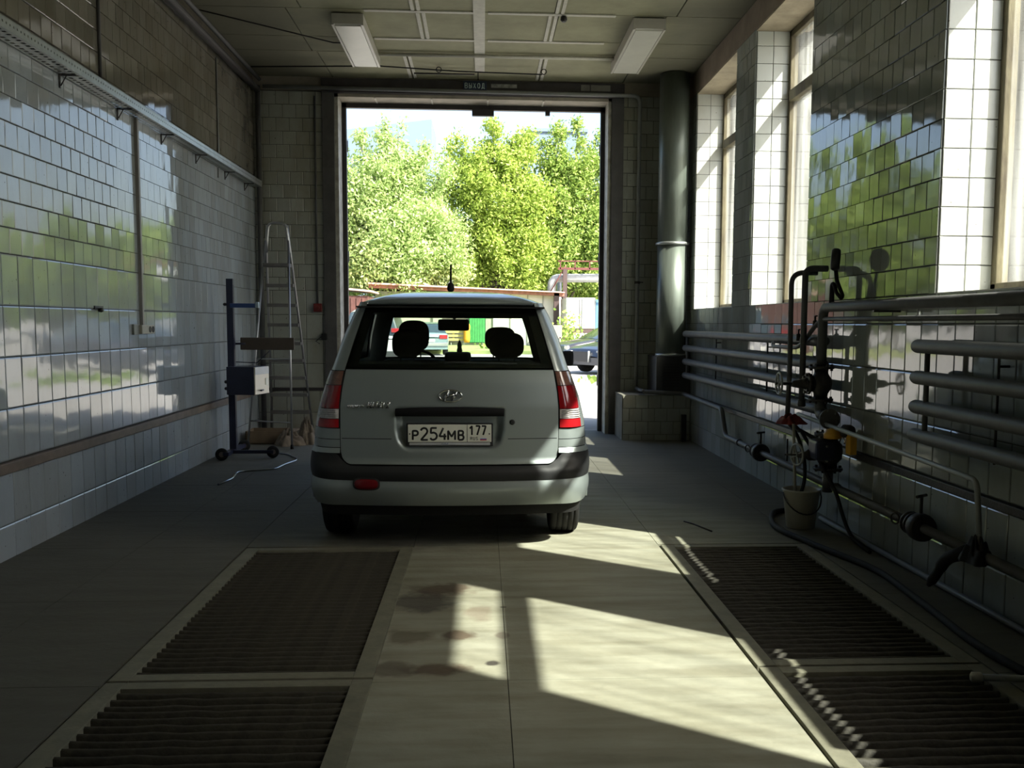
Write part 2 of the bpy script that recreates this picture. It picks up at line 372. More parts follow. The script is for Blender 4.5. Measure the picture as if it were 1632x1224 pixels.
def unit_tile():
    bm = bmesh.new(); bmesh.ops.create_cube(bm, size=1)
    me = None; bm.free()
    b = MB(); e = .5; i = .475
    # front z=+.5 face inset by a small bevel, unit square in x,y
    vs = [(-e, -e, -.5), (e, -e, -.5), (e, e, -.5), (-e, e, -.5), (-e, -e, .1), (e, -e, .1), (e, e, .1), (-e, e, .1), (-i, -i, .5), (i, -i, .5), (i, i, .5), (-i, i, .5)]
    b.v = vs; b.f = [(4, 5, 9, 8), (5, 6, 10, 9), (6, 7, 11, 10), (7, 4, 8, 11), (8, 9, 10, 11), (0, 1, 5, 4), (1, 2, 6, 5), (2, 3, 7, 6), (3, 0, 4, 7)]; b.sm = [False]*9
    return b
def unit_mesh(m):
    if m.name not in TILE_MESH:
        me = unit_tile().mesh('tile', fixn=False); me.materials.append(m); TILE_MESH[m.name] = me
    return TILE_MESH[m.name]
def lay_tiles(wall, fields, nmax=300, tilt=0.0075, thick=.008, sub='tile'):
    """fields: (tiles, origin, udir, vdir, material, tilt factor). The largest in view become parts, the rest one joined part per material"""
    allt = []
    for tiles, org, ud, vd, m, tf in fields:
        org = Vector(org); ud = Vector(ud); vd = Vector(vd); nd = ud.cross(vd)
        for t in tiles:
            a, b, c, d, r1, r2 = t
            ctr = org+ud*(a+b)/2+vd*(c+d)/2
            s = 0
            if in_view(ctr):
                e = ctr-Vector((0, 0, CAM_Z)); L = e.length; s = abs(e.dot(nd))/L*(b-a)*(d-c)/(L*L)
            allt.append((s, ctr, ud, vd, nd, b-a, d-c, m, r1*tf, r2*tf))
    allt.sort(key=lambda q: -q[0])
    rest = {}
    for k, (s, ctr, ud, vd, nd, w_, h_, m, r1, r2) in enumerate(allt):
        n2 = (nd+ud*r1*tilt+vd*r2*tilt).normalized(); u2 = (ud-n2*ud.dot(n2)).normalized(); v2 = n2.cross(u2)
        c = ctr+nd*thick*.5
        if k < nmax and s > 0:
            o = bpy.data.objects.new(sub, unit_mesh(m)); COL.objects.link(o); o.parent = wall
            mm = Matrix(((u2.x*w_, v2.x*h_, n2.x*thick, c.x), (u2.y*w_, v2.y*h_, n2.y*thick, c.y), (u2.z*w_, v2.z*h_, n2.z*thick, c.z), (0, 0, 0, 1)))
            o.matrix_local = mm
        else:
            b = rest.setdefault(m.name, (MB(), m))[0]; i = len(b.v)
            for sx, sy, sz in ((-.5, -.5, -.5), (.5, -.5, -.5), (.5, .5, -.5), (-.5, .5, -.5), (-.5, -.5, .5), (.5, -.5, .5), (.5, .5, .5), (-.5, .5, .5)):
                b.v.append(tuple(c+u2*w_*sx+v2*h_*sy+n2*thick*sz))
            for q in ((4, 5, 6, 7), (0, 1, 5, 4), (1, 2, 6, 5), (2, 3, 7, 6), (3, 0, 4, 7)): b.f.append(tuple(i+x for x in q)); b.sm.append(False)
    for nm, (b, m) in rest.items():
        stuff(b.build('wall_tiles', m, wall, fixn=False))
# ---- left wall
wl = struct(MB().box(XL-.35, XL-.006, YB, YE+.4, -.3, ZC+.2).build('wall_left', M['grout']))
small, big = (.157, .157), (.208, .3075)
L = []
orgL = (XL-.006, 0, 0)
def fld(rect, sz, m, st, seed, org, ud, vd, tf=1.0, u0=0.0): L.append((tile_field(None, '', '', rect, None, sz, st, seed=seed, u0=u0) if False else tile_field(None, '', '', rect, None, sz, m, stagger=st, seed=seed, u0=u0), org, ud, vd, m, tf))
# u runs toward -y so that u x v points into the room (+x): ud=(0,1,0), vd=(0,0,1) gives n=(1,0,0)
fld((YB, YE, -.103, .512), big, M['tile_left'], False, 1, orgL, (0, 1, 0), (0, 0, 1), 1.0, .04)
fld((YB, YE, .585, 1.815), big, M['tile_left'], False, 2, orgL, (0, 1, 0), (0, 0, 1), 1.2, .0)
fld((YB, YE, 1.815, 3.07), small, M['tile_left'], True, 3, orgL, (0, 1, 0), (0, 0, 1), 1.5, .03)
fld((YB, YE, 3.07, ZC-.15), small, M['tile_high'], True, 4, orgL, (0, 1, 0), (0, 0, 1), 1.5, .03)
lay_tiles(wl, L)
MB().box(XL-.01, XL+.012, YB, YE, ZC-.15, ZC).build('cornice', M['plaster'], wl)
o = MB().box(XL-.005, XL+.03, YB, YE, .515, .58, bev=.006).build('wall_rail', mat('brown_rail', (.17, .125, .095), .6, var=.25), wl)
# ---- end wall (with gate opening)
DX0, DX1, DH = -1.84, 1.62, 4.24
we = thing('wall_end', 'x', 'wall'); del we['label']; del we['category']; we['kind'] = 'structure'
b = MB().box(XL-.35, DX0-.14, YE+.006, YE+.4, -.3, ZC+.2).box(DX1+.14, XR+.5, YE+.006, YE+.4, -.3, ZC+.2).box(DX0-.14, DX1+.14, YE+.006, YE+.4, DH+.02, ZC+.2)
b.build('wall_body', M['grout'], we)
L = []
# facing -y : ud=(1,0,0), vd=(0,0,1) -> n=(0,-1,0)
oe = (0, YE+.006, 0)
fld((XL, DX0-.15, -.03, .555), (.2085, .3075), M['tile_end'], False, 5, oe, (1, 0, 0), (0, 0, 1), 1, .02)
fld((XL, DX0-.15, .59, 1.815), (.2085, .3075), M['tile_end'], False, 6, oe, (1, 0, 0), (0, 0, 1), 1, .07)
fld((XL, DX0-.15, 1.815, ZC-.16), (.163, .163), M['tile_end'], True, 7, oe, (1, 0, 0), (0, 0, 1), 1, .05)
fld((DX1+.15, XR, .55, ZC-.16), (.163, .163), M['tile_end'], True, 8, oe, (1, 0, 0), (0, 0, 1), 1, .03)
lay_tiles(we, L, tilt=.006)
MB().box(XL, DX0-.16, YE-.012, YE+.006, .555, .59).build('wall_rail', M['dark_steel'], we)
# concrete beam above the gate and reveals
MB().box(XL, XR, YE-.02, YE+.02, ZC-.16, ZC).build('ring_beam', M['plaster'], we)
# ---- right wall
WT = .55                                                   # wall thickness: 2.55 .. 3.10
wins = [(10.07, 11.93), (7.73, 9.37), (3.92, 5.475), (1.46, 3.20)]
wr = thing('wall_right', 'x', 'wall'); del wr['label']; del wr['category']; wr['kind'] = 'structure'
b = MB().box(XR+.006, XR+WT, YB, YE+.4, -.3, SILL)
b.box(XR+.006, XR+WT, YB, YE+.4, HEAD+.02, ZC+.2)
edges = [YE+.4]+[e for wv in wins for e in (wv[1], wv[0])]+[YB]
piers = [(edges[i+1], edges[i]) for i in range(0, len(edges), 2)]
for a, c in piers: b.box(XR+.006, XR+WT, a, c, SILL, HEAD+.02)
b.build('wall_body', M['grout'], wr)
L = []
# facing -x: ud=(0,-1,0), vd=(0,0,1) -> n=(-1,0,0); u = -y
orr = (XR+.006, 0, 0)
def fr_(y0, y1, z0, z1, sz, st, seed, m, tf=1, u0=0.): L.append((tile_field(None, '', '', (-y1, -y0, z0, z1), None, sz, m, stagger=st, seed=seed, u0=u0), orr, (0, -1, 0), (0, 0, 1), m, tf))
fr_(YB, YE, -.09, .51, (.2085, .305), False, 11, M['tile_right'], 1.2)
fr_(YB, YE, .565, 1.43, (.2085, .2885), False, 12, M['tile_right'], 1.2)
fr_(YB, YE, 1.43, SILL, (.2085, .17), False, 13, M['tile_right'], 1.2)
for k, (a, c) in enumerate(piers): fr_(a, min(c, YE), SILL, HEAD+.02, (.157, .161), True, 20+k, M['tile_right'], 1.6, .05*k)
for k, (a, c) in enumerate(wins):
    # far jamb faces -y
    L.append((tile_field(None, '', '', (XR+.006, XR+.32, SILL, HEAD), None, (.157, .161), M['tile_reveal'], seed=40+k, u0=XR+.006), (0, c, 0), (1, 0, 0), (0, 0, 1), M['tile_reveal'], 1))
    # near jamb faces +y : ud=(-1,0,0), vd=(0,0,1) -> n=(0,1,0)
    L.append((tile_field(None, '', '', (-XR-.32, -XR-.006, SILL, HEAD), None, (.157, .161), M['tile_reveal'], seed=50+k, u0=-XR-.006), (0, a, 0), (-1, 0, 0), (0, 0, 1), M['tile_reveal'], 1))
lay_tiles(wr, L)
MB().box(XR-.02, XR+.006, YB, YE, .515, .56, bev=.005).build('wall_rail', M['pipe_dark'], wr)
MB().box(XR-.004, XR+.02, YB, YE, HEAD+.02, ZC).build('ring_beam', mat('beam_plaster', (.25, .20, .15), .9, var=.25, scale=3, bump=.2), wr)
for a, c in wins:
    MB().box(XR, XR+.5, a-.02, c+.02, HEAD, HEAD+.02).build('lintel_soffit', mat('soffit_plaster', (.38, .32, .23), .9, var=.25, scale=4, bump=.2), wr)
    MB().box(XR+.004, XR+WT+.05, a, c, SILL-.03, SILL+.006).build('sill_slab', mat('sill_paint', (.50, .50, .46), .6, var=.15, scale=8), wr)
# ---- windows
for k, (a, c) in enumerate(wins):
    wn = thing('window_%d' % (k+1), 'x', 'window', ((XR+.36), (a+c)/2, SILL)); del wn['label']; del wn['category']; wn['kind'] = 'structure'
    x0, x1 = XR+.315, XR+.385; fw = .06
    MB().box(x0, x1, a, c, SILL, SILL+fw, bev=.006).build('bottom_rail', M['frame_wood'], wn)
    MB().box(x0, x1, a, c, HEAD-fw, HEAD, bev=.006).build('top_rail', M['frame_wood'], wn)
    for y in (a, c-fw): MB().box(x0, x1, y, y+fw, SILL, HEAD, bev=.006).build('stile', M['frame_wood'], wn)
    MB().box(x0-.01, x1+.01, a+fw, c-fw, 3.50, 3.60, bev=.008).build('transom', M['frame_wood'], wn)
    g = MB().box(XR+.350, XR+.355, a+fw-.01, c-fw+.01, SILL+fw-.01, 3.51).build('pane', M['window_glass'], wn)
    g = MB().box(XR+.350, XR+.355, a+fw-.01, c-fw+.01, 3.59, HEAD-fw+.01).build('pane', M['window_glass'], wn)
# ---- wall behind the camera
struct(MB().box(XL-.35, XR+WT, YB-.3, YB, -.3, ZC+.2).build('wall_back', mat('back_wall_tiles', (.14, .14, .13), .3, var=.1)))
# ---- ceiling
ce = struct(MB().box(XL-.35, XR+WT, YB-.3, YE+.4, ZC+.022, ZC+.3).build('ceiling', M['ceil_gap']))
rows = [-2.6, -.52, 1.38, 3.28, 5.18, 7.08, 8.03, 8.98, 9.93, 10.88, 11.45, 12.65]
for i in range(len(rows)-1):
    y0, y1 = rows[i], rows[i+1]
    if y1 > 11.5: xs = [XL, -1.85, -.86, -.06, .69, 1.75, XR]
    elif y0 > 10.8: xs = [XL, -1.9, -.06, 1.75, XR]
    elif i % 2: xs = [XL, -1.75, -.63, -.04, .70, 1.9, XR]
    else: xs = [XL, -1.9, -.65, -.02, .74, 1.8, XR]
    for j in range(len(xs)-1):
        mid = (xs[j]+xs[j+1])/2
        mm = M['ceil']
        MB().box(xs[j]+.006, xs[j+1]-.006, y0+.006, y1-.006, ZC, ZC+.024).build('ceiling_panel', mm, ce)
for yy in (6.13, 7.08, 8.03, 8.98, 9.93, 10.88):
    for xa, xb in ((-1.15, -.09), (.05, 1.30)):
        MB().box(xa, xb, yy-.022, yy+.022, ZC-.012, ZC+.002).box(xa, xb, yy+.028, yy+.045, ZC-.008, ZC+.002).build('batten', M['batten'], ce)
def long_batten(x, y0, y1, w_=.09):
    h = w_/2-.012
    MB().box(x-w_/2, x-w_/2+h, y0, y1, ZC-.01, ZC+.002).box(x+w_/2-h, x+w_/2, y0, y1, ZC-.01, ZC+.002).build('batten', M['batten'], ce)
for x, y0, y1 in ((-.65, 7.1, 9.90), (-.61, 9.97, 10.85), (-.86, 11.47, 12.55), (.745, 7.1, 9.90), (.69, 9.97, 10.85), (.695, 11.47, 12.55)): long_batten(x, y0, y1)
MB().box(-.095, .02, 6.0, 12.2, ZC-.014, ZC+.002).build('batten', M['batten'], ce)
# ---- floor
fl = struct(MB().box(XL-.3, XR+.3, YB-.2, 1.45, -.3, -.012).box(XL-.3, XR+.3, 6.25, YE+.4, -.3, -.012)
            .box(XL-.3, -1.49, 1.45, 6.25, -.3, -.012).box(-.45, 1.14, 1.45, 6.25, -.3, -.012).box(2.10, XR+.3, 1.45, 6.25, -.3, -.012)
            .build('floor', mat('floor_joint', (.11, .105, .08), .95)))
# floor material with stains, cracks
def floor_mat():
    m = bpy.data.materials.new('concrete_floor'); m.use_nodes = True; nn, ll = N(m); b = nn['Principled BSDF']
    ge = nn.new('ShaderNodeNewGeometry'); pos = ge.outputs['Position']
    n1 = nn.new('ShaderNodeTexNoise'); n1.inputs['Scale'].default_value = 1.1; n1.inputs['Detail'].default_value = 8; n1.inputs['Roughness'].default_value = .62
    ll.new(pos, n1.inputs['Vector'])
    cr = nn.new('ShaderNodeValToRGB'); e = cr.color_ramp.elements; e[0].position = .3; e[0].color = (.24, .235, .17, 1); e[1].position = .7; e[1].color = (.36, .36, .285, 1)
    ll.new(n1.outputs[0], cr.inputs[0])
    mp = nn.new('ShaderNodeMapping'); mp.inputs['Scale'].default_value = (.5, 3.0, 1); mp.inputs['Rotation'].default_value = (0, 0, .5); ll.new(pos, mp.inputs[0])
    n2 = nn.new('ShaderNodeTexNoise'); n2.inputs['Scale'].default_value = 3.2; n2.inputs['Detail'].default_value = 6; ll.new(mp.outputs[0], n2.inputs['Vector'])
    r2 = nn.new('ShaderNodeValToRGB'); r2.color_ramp.elements[0].position = .3; r2.color_ramp.elements[0].color = (.72, .70, .66, 1); r2.color_ramp.elements[1].position = .6
    ll.new(n2.outputs[0], r2.inputs[0])
    mx = nn.new('ShaderNodeMix'); mx.data_type = 'RGBA'; mx.blend_type = 'MULTIPLY'; mx.inputs[0].default_value = 1; ll.new(cr.outputs[0], mx.inputs[6]); ll.new(r2.outputs[0], mx.inputs[7])
    last = mx.outputs[2]
    # oil and rust stains, each with a place and shape of its own
    wn = nn.new('ShaderNodeTexNoise'); wn.inputs['Scale'].default_value = 9; wn.inputs['Detail'].default_value = 4; ll.new(pos, wn.inputs['Vector'])
    def blob(x, y, rx, ry, col, fac):
        nonlocal last
        q = nn.new('ShaderNodeMapping'); q.inputs['Location'].default_value = (-x/rx, -y/ry, 0); q.inputs['Scale'].default_value = (1/rx, 1/ry, 0); ll.new(pos, q.inputs[0])
        ln = nn.new('ShaderNodeVectorMath'); ln.operation = 'LENGTH'; ll.new(q.outputs[0], ln.inputs[0])
        ad = nn.new('ShaderNodeMath'); ad.operation = 'MULTIPLY_ADD'; ad.inputs[1].default_value = 1.6; ll.new(wn.outputs[0], ad.inputs[0]); ll.new(ln.outputs['Value'], ad.inputs[2])
        mr = nn.new('ShaderNodeMapRange'); mr.inputs[1].default_value = 2.0; mr.inputs[2].default_value = 1.5; mr.inputs[3].default_value = 0; mr.inputs[4].default_value = fac; ll.new(ad.outputs[0], mr.inputs[0])
        x_ = nn.new('ShaderNodeMix'); x_.data_type = 'RGBA'; x_.inputs[7].default_value = (*col, 1); ll.new(mr.outputs[0], x_.inputs[0]); ll.new(last, x_.inputs[6]); last = x_.outputs[2]
    br = (.085, .055, .035)
    blob(-.20, 5.20, .16, .12, br, .8); blob(-.31, 4.95, .15, .17, (.07, .06, .05), .8); blob(-.11, 4.41, .08, .07, br, .85); blob(-.33, 4.40, .11, .09, (.10, .08, .05), .7)
    blob(-.20, 3.97, .13, .07, br, .8); blob(-.36, 3.97, .10, .09, (.09, .07, .05), .7); blob(.04, 4.03, .03, .03, (.04, .035, .03), .9); blob(.10, 4.85, .02, .02, (.05, .04, .03), .8)
    blob(-.02, 4.75, .07, .13, (.15, .11, .08), .5); blob(.09, 4.40, .03, .05, (.12, .09, .07), .6); blob(-1.9, 9.2, .5, .9, (.13, .12, .10), .4); blob(-.4, 6.7, .8, .5, (.12, .11, .09), .35)
    # trodden in grime away from the swept middle of the bay
    sp = nn.new('ShaderNodeSeparateXYZ'); ll.new(pos, sp.inputs[0])
    def mth(op, a, b_, c_=None):
        k = nn.new('ShaderNodeMath'); k.operation = op
        for i_, q in enumerate((a, b_, c_)):
            if q is None: continue
            if isinstance(q, (int, float)): k.inputs[i_].default_value = q
            else: ll.new(q, k.inputs[i_])
        return k.outputs[0]
    ax_ = mth('ABSOLUTE', mth('ADD', sp.outputs[0], -.45), None)
    ay_ = mth('MAXIMUM', mth('MULTIPLY', mth('ADD', sp.outputs[1], -6.9), .55), 0.0)
    tot = mth('ADD', mth('ADD', ax_, ay_), mth('MULTIPLY', mth('ADD', n1.outputs[0], -.5), 1.6))
    mg = nn.new('ShaderNodeMapRange'); mg.interpolation_type = 'SMOOTHSTEP'; mg.inputs[1].default_value = .95; mg.inputs[2].default_value = 1.9; mg.inputs[4].default_value = .78; ll.new(tot, mg.inputs[0])
    xg = nn.new('ShaderNodeMix'); xg.data_type = 'RGBA'; xg.inputs[7].default_value = (.072, .068, .056, 1); ll.new(mg.outputs[0], xg.inputs[0]); ll.new(last, xg.inputs[6]); last = xg.outputs[2]
    ll.new(last, b.inputs['Base Color']); b.inputs['Roughness'].default_value = .72; b.inputs['Specular IOR Level'].default_value = .3
    n3 = nn.new('ShaderNodeTexNoise'); n3.inputs['Scale'].default_value = 22; n3.inputs['Detail'].default_value = 8; ll.new(pos, n3.inputs['Vector'])
    bp = nn.new('ShaderNodeBump'); bp.inputs['Strength'].default_value = .35; bp.inputs['Distance'].default_value = .01; ll.new(n3.outputs[0], bp.inputs['Height']); ll.new(bp.outputs[0], b.inputs['Normal'])
    return m
M['floor'] = floor_mat()
M['steel_edge'] = mat('concreted_steel_edge', (.18, .175, .125), .7, var=.2, scale=9, bump=.2)
M['floor_side'] = mat('side_concrete', (.125, .12, .10), .75, col2=(.065, .062, .052), scale=1.6, bump=.25)
def slab(x0, x1, y0, y1, g=.002):
    mm = M['floor']
    MB().box(x0+g, x1-g, y0+g, y1-g, -.013, 0).build('floor_slab', mm, fl)
xs = [XL-.01, -1.50]; ys = [YB, -.6, 1.45, 2.65, 3.83, 5.03, 6.24, 7.45, 8.66, 9.87, 11.08, YE+.42]
for i in range(len(ys)-1):
    y0, y1 = ys[i], ys[i+1]
    inpit = 1.4 < (y0+y1)/2 < 6.25
    slab(XL-.01, -2.16, y0, y1); slab(-2.16, -1.495, y0, y1)
    if not inpit: slab(-1.495, -.44, y0, y1)
    slab(-.44, .10, y0, y1, .0015); slab(.10, 1.13, y0, y1, .0015)
    if not inpit: slab(1.13, 2.11, y0, y1)
    slab(2.11, XR+.01, y0, y1)
# pits below the gratings
for x0, x1 in ((-1.50, -.44), (1.13, 2.11)):
    b = MB().box(x0, x1, 1.4, 6.3, -.95, -.90).box(x0-.03, x0, 1.4, 6.3, -.9, -.012).box(x1, x1+.03, 1.4, 6.3, -.9, -.012).box(x0, x1, 1.37, 1.4, -.9, -.012).box(x0, x1, 6.3, 6.33, -.9, -.012)
    b.build('drain_pit', mat('pit_mud', (.035, .03, .025), .9), fl)
# threshold step outside
# gratings
def grate(x0, x1, y0, y1, label, seed):
    t = thing('floor_grate', label, 'grate', ((x0+x1)/2, (y0+y1)/2, 0), 'gratings over the floor drains')
    fm = M['steel_edge']; fwid = .08
    b = MB().box(x0-fwid, x0, y0-.07, y1+.07, -.05, .003, bev=.003).box(x1, x1+fwid, y0-.07, y1+.07, -.05, .003, bev=.003)
    b.box(x0, x1, y0-.07, y0, -.05, .003, bev=.003).box(x0, x1, y1, y1+.07, -.05, .003, bev=.003)
    b.build('grate_frame', fm, t)
    rr = random.Random(seed); n = int((y1-y0)/.062)
    me = {}
    for v in range(4):
        q = MB(); ns = 10; L_ = x1-x0; pr = [(-.013, -.035), (-.011, -.001), (0.0, .004), (.011, -.001), (.013, -.035)]
        ph = rr.uniform(0, 9); prof = []
        for i in range(ns+1):
            x = -L_/2+L_*i/ns; dz = .0022*math.sin(ph+i*1.9)+.0015*math.sin(i*3.1+ph*2); dy = .0015*math.sin(i*2.3+ph)
            prof.append([(x, dy+a, c_+dz-.006) for a, c_ in pr])
        for i in range(ns+1): q.v += prof[i]
        for i in range(ns):
            for j in range(4): a = i*5+j; q.f.append((a, a+5, a+6, a+1)); q.sm.append(True)
        m_ = q.mesh('bar', fixn=True); m_.materials.append(mat('grate_bar_mud', (.062, .057, .038), .7, col2=(.022, .02, .014), scale=18, bump=.25, bscale=60)); me[v] = m_
    for k in range(n):
        o = bpy.data.objects.new('bar', me[k % 4]); COL.objects.link(o); o.parent = t
        o.location = (0, y0+(k+.5)*(y1-y0)/n-(y0+y1)/2, rr.uniform(-.004, .001)); o.rotation_euler = (0, rr.uniform(-.003, .003), rr.uniform(-.004, .004))
    return t
grate(-1.40, -.52, 3.95, 6.13, 'left floor grating nearer the car, mud clogged bars', 1)
grate(-1.40, -.52, 1.60, 3.79, 'left floor grating in the foreground, cut by the bottom of the photo', 2)
grate(1.225, 2.02, 4.02, 6.14, 'right floor grating nearer the car, spots of sun on its left edge', 3)
grate(1.225, 2.02, 1.60, 3.86, 'right floor grating in the foreground with the row of sun spots', 4)
# ------------------------------------------------------------------ the silver car
def lerp_tab(tab, z):
    if z <= tab[0][0]: return tab[0][1]
    for (a, va), (b, vb) in zip(tab, tab[1:]):
        if z <= b:
            t = (z-a)/(b-a); return va+(vb-va)*t
    return tab[-1][1]
def smooth_tab(tab, z):
    # average of neighbours for softer curvature
    return (lerp_tab(tab, z-.02)+2*lerp_tab(tab, z)+lerp_tab(tab, z+.02))/4
CX, CY = -.205, 6.06
T_W = [(.2, .845), (.3, .868), (.47, .878), (.62, .876), (.80, .862), (.95, .828), (1.07, .785), (1.15, .752), (1.32, .700), (1.48, .635), (1.56, .59)]
T_G = [(.2, .67), (.5, .675), (.70, .680), (.9, .680), (1.0, .670), (1.13, .648), (1.3, .602), (1.45, .560), (1.54, .532), (1.6, .52)]
T_YR = [(.2, .06), (.29, .02), (.40, -.005), (.52, .0), (.56, .045), (.70, .05), (.9, .06), (1.05, .085), (1.13, .115), (1.3, .20), (1.45, .285), (1.545, .345), (1.6, .36)]
T_YC = [(.2, .34), (.5, .34), (.9, .38), (1.13, .42), (1.54, .56)]     # where the corner reaches the side
T_YF = [(.2, 3.90), (.3, 3.96), (.5, 3.98), (.7, 3.93), (.80, 3.80), (.95, 3.30), (1.02, 3.05), (1.10, 2.86), (1.54, 2.12), (1.6, 2.05)]
def S(a, z, off=0.0, sgn=1):
    """point of the outer skin: a 0 rear middle, 1 tailgate edge, 2 side, 3 front corner, 5 front middle"""
    def raw(a):
        W = smooth_tab(T_W, z); G = smooth_tab(T_G, z); yr = smooth_tab(T_YR, z); yc = smooth_tab(T_YC, z); yf = smooth_tab(T_YF, z)
        yg = yr+.055*(G/.68)**2
        if a <= 1: return (a*G, yr+.055*(a*G/.68)**2)
        if a <= 2:
            t = (a-1); th = t*PI/2
            return (G+(W-G)*math.sin(th)**.92, yg+(yc-yg)*(1-math.cos(th))**1.05)
        fc = yf-.45
        if a <= 3: return (W, yc+(fc-yc)*(a-2))
        if a <= 4: th = (a-3)*PI/2; return (W-.25+.25*math.cos(th), fc+(yf-.05-fc)*math.sin(th))
        t = a-4; return ((W-.25)*(1-t), yf-.05+.05*t)
    x, y = raw(a)
    if off:
        e = .01; x0, y0 = raw(max(0, a-e)); x1, y1 = raw(min(5, a+e)); dx, dy = x1-x0, y1-y0; L_ = math.hypot(dx, dy) or 1
        x += off*dy/L_; y -= off*dx/L_
    return (CX+sgn*x, CY+y, z)
car = thing('car', 'silver hatchback parked in the gateway of the bay, seen from behind', 'car', (CX, CY+2, 0))
paint = bpy.data.materials.new('silver_car_paint'); paint.use_nodes = True
_n, _l = N(paint); _b = _n['Principled BSDF']; _b.inputs['Base Color'].default_value = (.36, .41, .40, 1); _b.inputs['Metallic'].default_value = .55
_b.inputs['Roughness'].default_value = .38; _b.inputs['Coat Weight'].default_value = .7; _b.inputs['Coat Roughness'].default_value = .06
_z = _n.new('ShaderNodeTexNoise'); _z.inputs['Scale'].default_value = 2.5; _z.inputs['Detail'].default_value = 6; _tc = _n.new('ShaderNodeTexCoord'); _l.new(_tc.outputs['Object'], _z.inputs['Vector'])
_r = _n.new('ShaderNodeMapRange'); _r.inputs[3].default_value = .32; _r.inputs[4].default_value = .48; _l.new(_z.outputs[0], _r.inputs[0]); _l.new(_r.outputs[0], _b.inputs['Roughness'])
M['paint'] = paint
M['trim'] = mat('bumper_trim', (.018, .019, .02), .55, var=.15)
M['gap'] = mat('car_shadow_gap', (.008, .008, .008), .9)
M['cabin'] = mat('cabin_trim', (.012, .012, .012), .9)
M['tint'] = glass_mat('rear_glass', (.80, .90, .84), rough=.02, refl=(.75, .8, .8))
M['side_tint'] = glass_mat('side_glass', (.006, .007, .007), rough=.02)
M['frit'] = mat('glass_black_border', (.006, .006, .006), .22, spec=.3)
M['lens_red'] = mat('lens_red', (.27, .008, .012), .12, var=.1, coat=.8)
M['lens_red2'] = mat('lens_red_bright', (.38, .012, .016), .12, var=.1, coat=.8)
M['lens_amber'] = mat('lens_smoked', (.26, .13, .10), .12, var=.2, coat=.8, col2=(.16, .08, .06), scale=30)
M['lens_clear'] = mat('lens_clear', (.62, .58, .56), .1, var=.25, coat=.8, scale=60)
M['chrome'] = mat('chrome', (.65, .66, .67), .12, metal=1.0, var=.03)
M['plate_white'] = mat('plate_white', (.78, .78, .68), .4, var=.04)
M['ink'] = mat('plate_ink', (.01, .01, .01), .5)
def arch(p, ycs=((.66, .352), (3.26, .352)), zc=.30):
    y = p[1]-CY; return any((y-yc)**2+(p[2]-zc)**2 < r*r for yc, r in ycs)
# dark inner shell, open where there is glass and at the wheels
b = MB(); zs = [.22+.02*i for i in range(67)]
as_ = [i*.05 for i in range(41)]+[2+.02*i for i in range(1, 51)]+[3+.1*i for i in range(1, 21)]
for sg in (-1, 1):
    i0 = len(b.v)
    for a in as_:
        for z in zs: b.v.append(S(a, z, -.018, sg))
    nz = len(zs)
    for i in range(len(as_)-1):
        for j in range(nz-1):
            am = (as_[i]+as_[i+1])/2; zm = (zs[j]+zs[j+1])/2
            if am < .56 and .59 < zm < .93: continue              # plate pocket
            if am < .93 and 1.17 < zm < 1.50: continue            # rear glass
            if 2.08 < am < 2.93 and 1.14 < zm < 1.49: continue    # side glass
            if am > 3.62 and 1.12 < zm < 1.462: continue            # windscreen
            p = S(am, zm, 0, sg)
            if zm < .70 and am > 1.3 and arch(p): continue
            b.f.append((i0+i*nz+j, i0+(i+1)*nz+j, i0+(i+1)*nz+j+1, i0+i*nz+j+1)); b.sm.append(True)
b.box(CX-.70, CX+.70, CY+.12, CY+3.6, .24, .30).box(CX-.60, CX+.60, CY+.15, CY+.35, .3, .5).box(CX-.45, CX+.45, CY+.3, CY+3.5, .2, .26)
b.build('body_shell', M['gap'], car)
def patch(name, m, a0, a1, z0, z1, na, nz, off=0.0, both=True, disp=None, keep=None, label=None, parent=None, sm=True):
    """skin panel; a0,a1,z0,z1 numbers or functions. both: one mesh across the middle (s -1..1) else a list of a left and a right part"""
    f = lambda v, t: v(t) if callable(v) else v
    out = []
    def one(sgs, nm):
        b = MB()
        for sg in sgs:
            def P(u, v):
                if both:
                    s = u*2-1; zz = f(z0, s)+(f(z1, s)-f(z0, s))*v; aa = abs(s)*f(a1, zz); p = S(aa, zz, off, 1 if s >= 0 else -1)
                    if disp: p = disp(p)
                    return p
                aa0, aa1 = a0, a1
                t = u; zz = f(z0, t)+(f(z1, t)-f(z0, t))*v; A0 = f(a0, zz); A1 = f(a1, zz); p = S(A0+(A1-A0)*u, zz, off, sg)
                return disp(p) if disp else p
            b.grid(P, na, nz, smooth=sm, keep=keep)
        return b.build(nm, m, parent or car, label, fixn=True)
    if both: return one([1], name)
    return [one([sg], name) for sg in (-1, 1)]
# tailgate with the sunken plate pocket
PX, PZ0, PZ1, PW = CX, .612, .905, .345
def rrect(x, z, cx, z0, z1, hw, r0, r1):
    zc = (z0+z1)/2; hh = (z1-z0)/2; r = r0 if z < zc else r1
    taper = .03*max(0, (zc-z)/hh); qx = abs(x-cx)-(hw-taper)+r; qz = abs(z-zc)-hh+r
    return math.hypot(max(qx, 0), max(qz, 0))+min(max(qx, qz), 0)-r
def pocket(p):
    d = rrect(p[0], p[2], PX, PZ0, PZ1, PW, .09, .03)
    t = min(1, max(0, (-d)/.05)); t = t*t*(3-2*t); return (p[0], p[1]+.045*t*(1.0 if p[2] > .70 else max(.25, (p[2]-.60)/.10)), p[2])
zlo = lambda s: .545+(.075*(1-math.sqrt(max(0, 1-((abs(s)-.90)/.10)**2))) if abs(s) > .90 else 0)
patch('tailgate', M['paint'], 0, .998, zlo, 1.128, 180, 84, off=.004, disp=pocket)
tailgate = bpy.data.objects['tailgate']
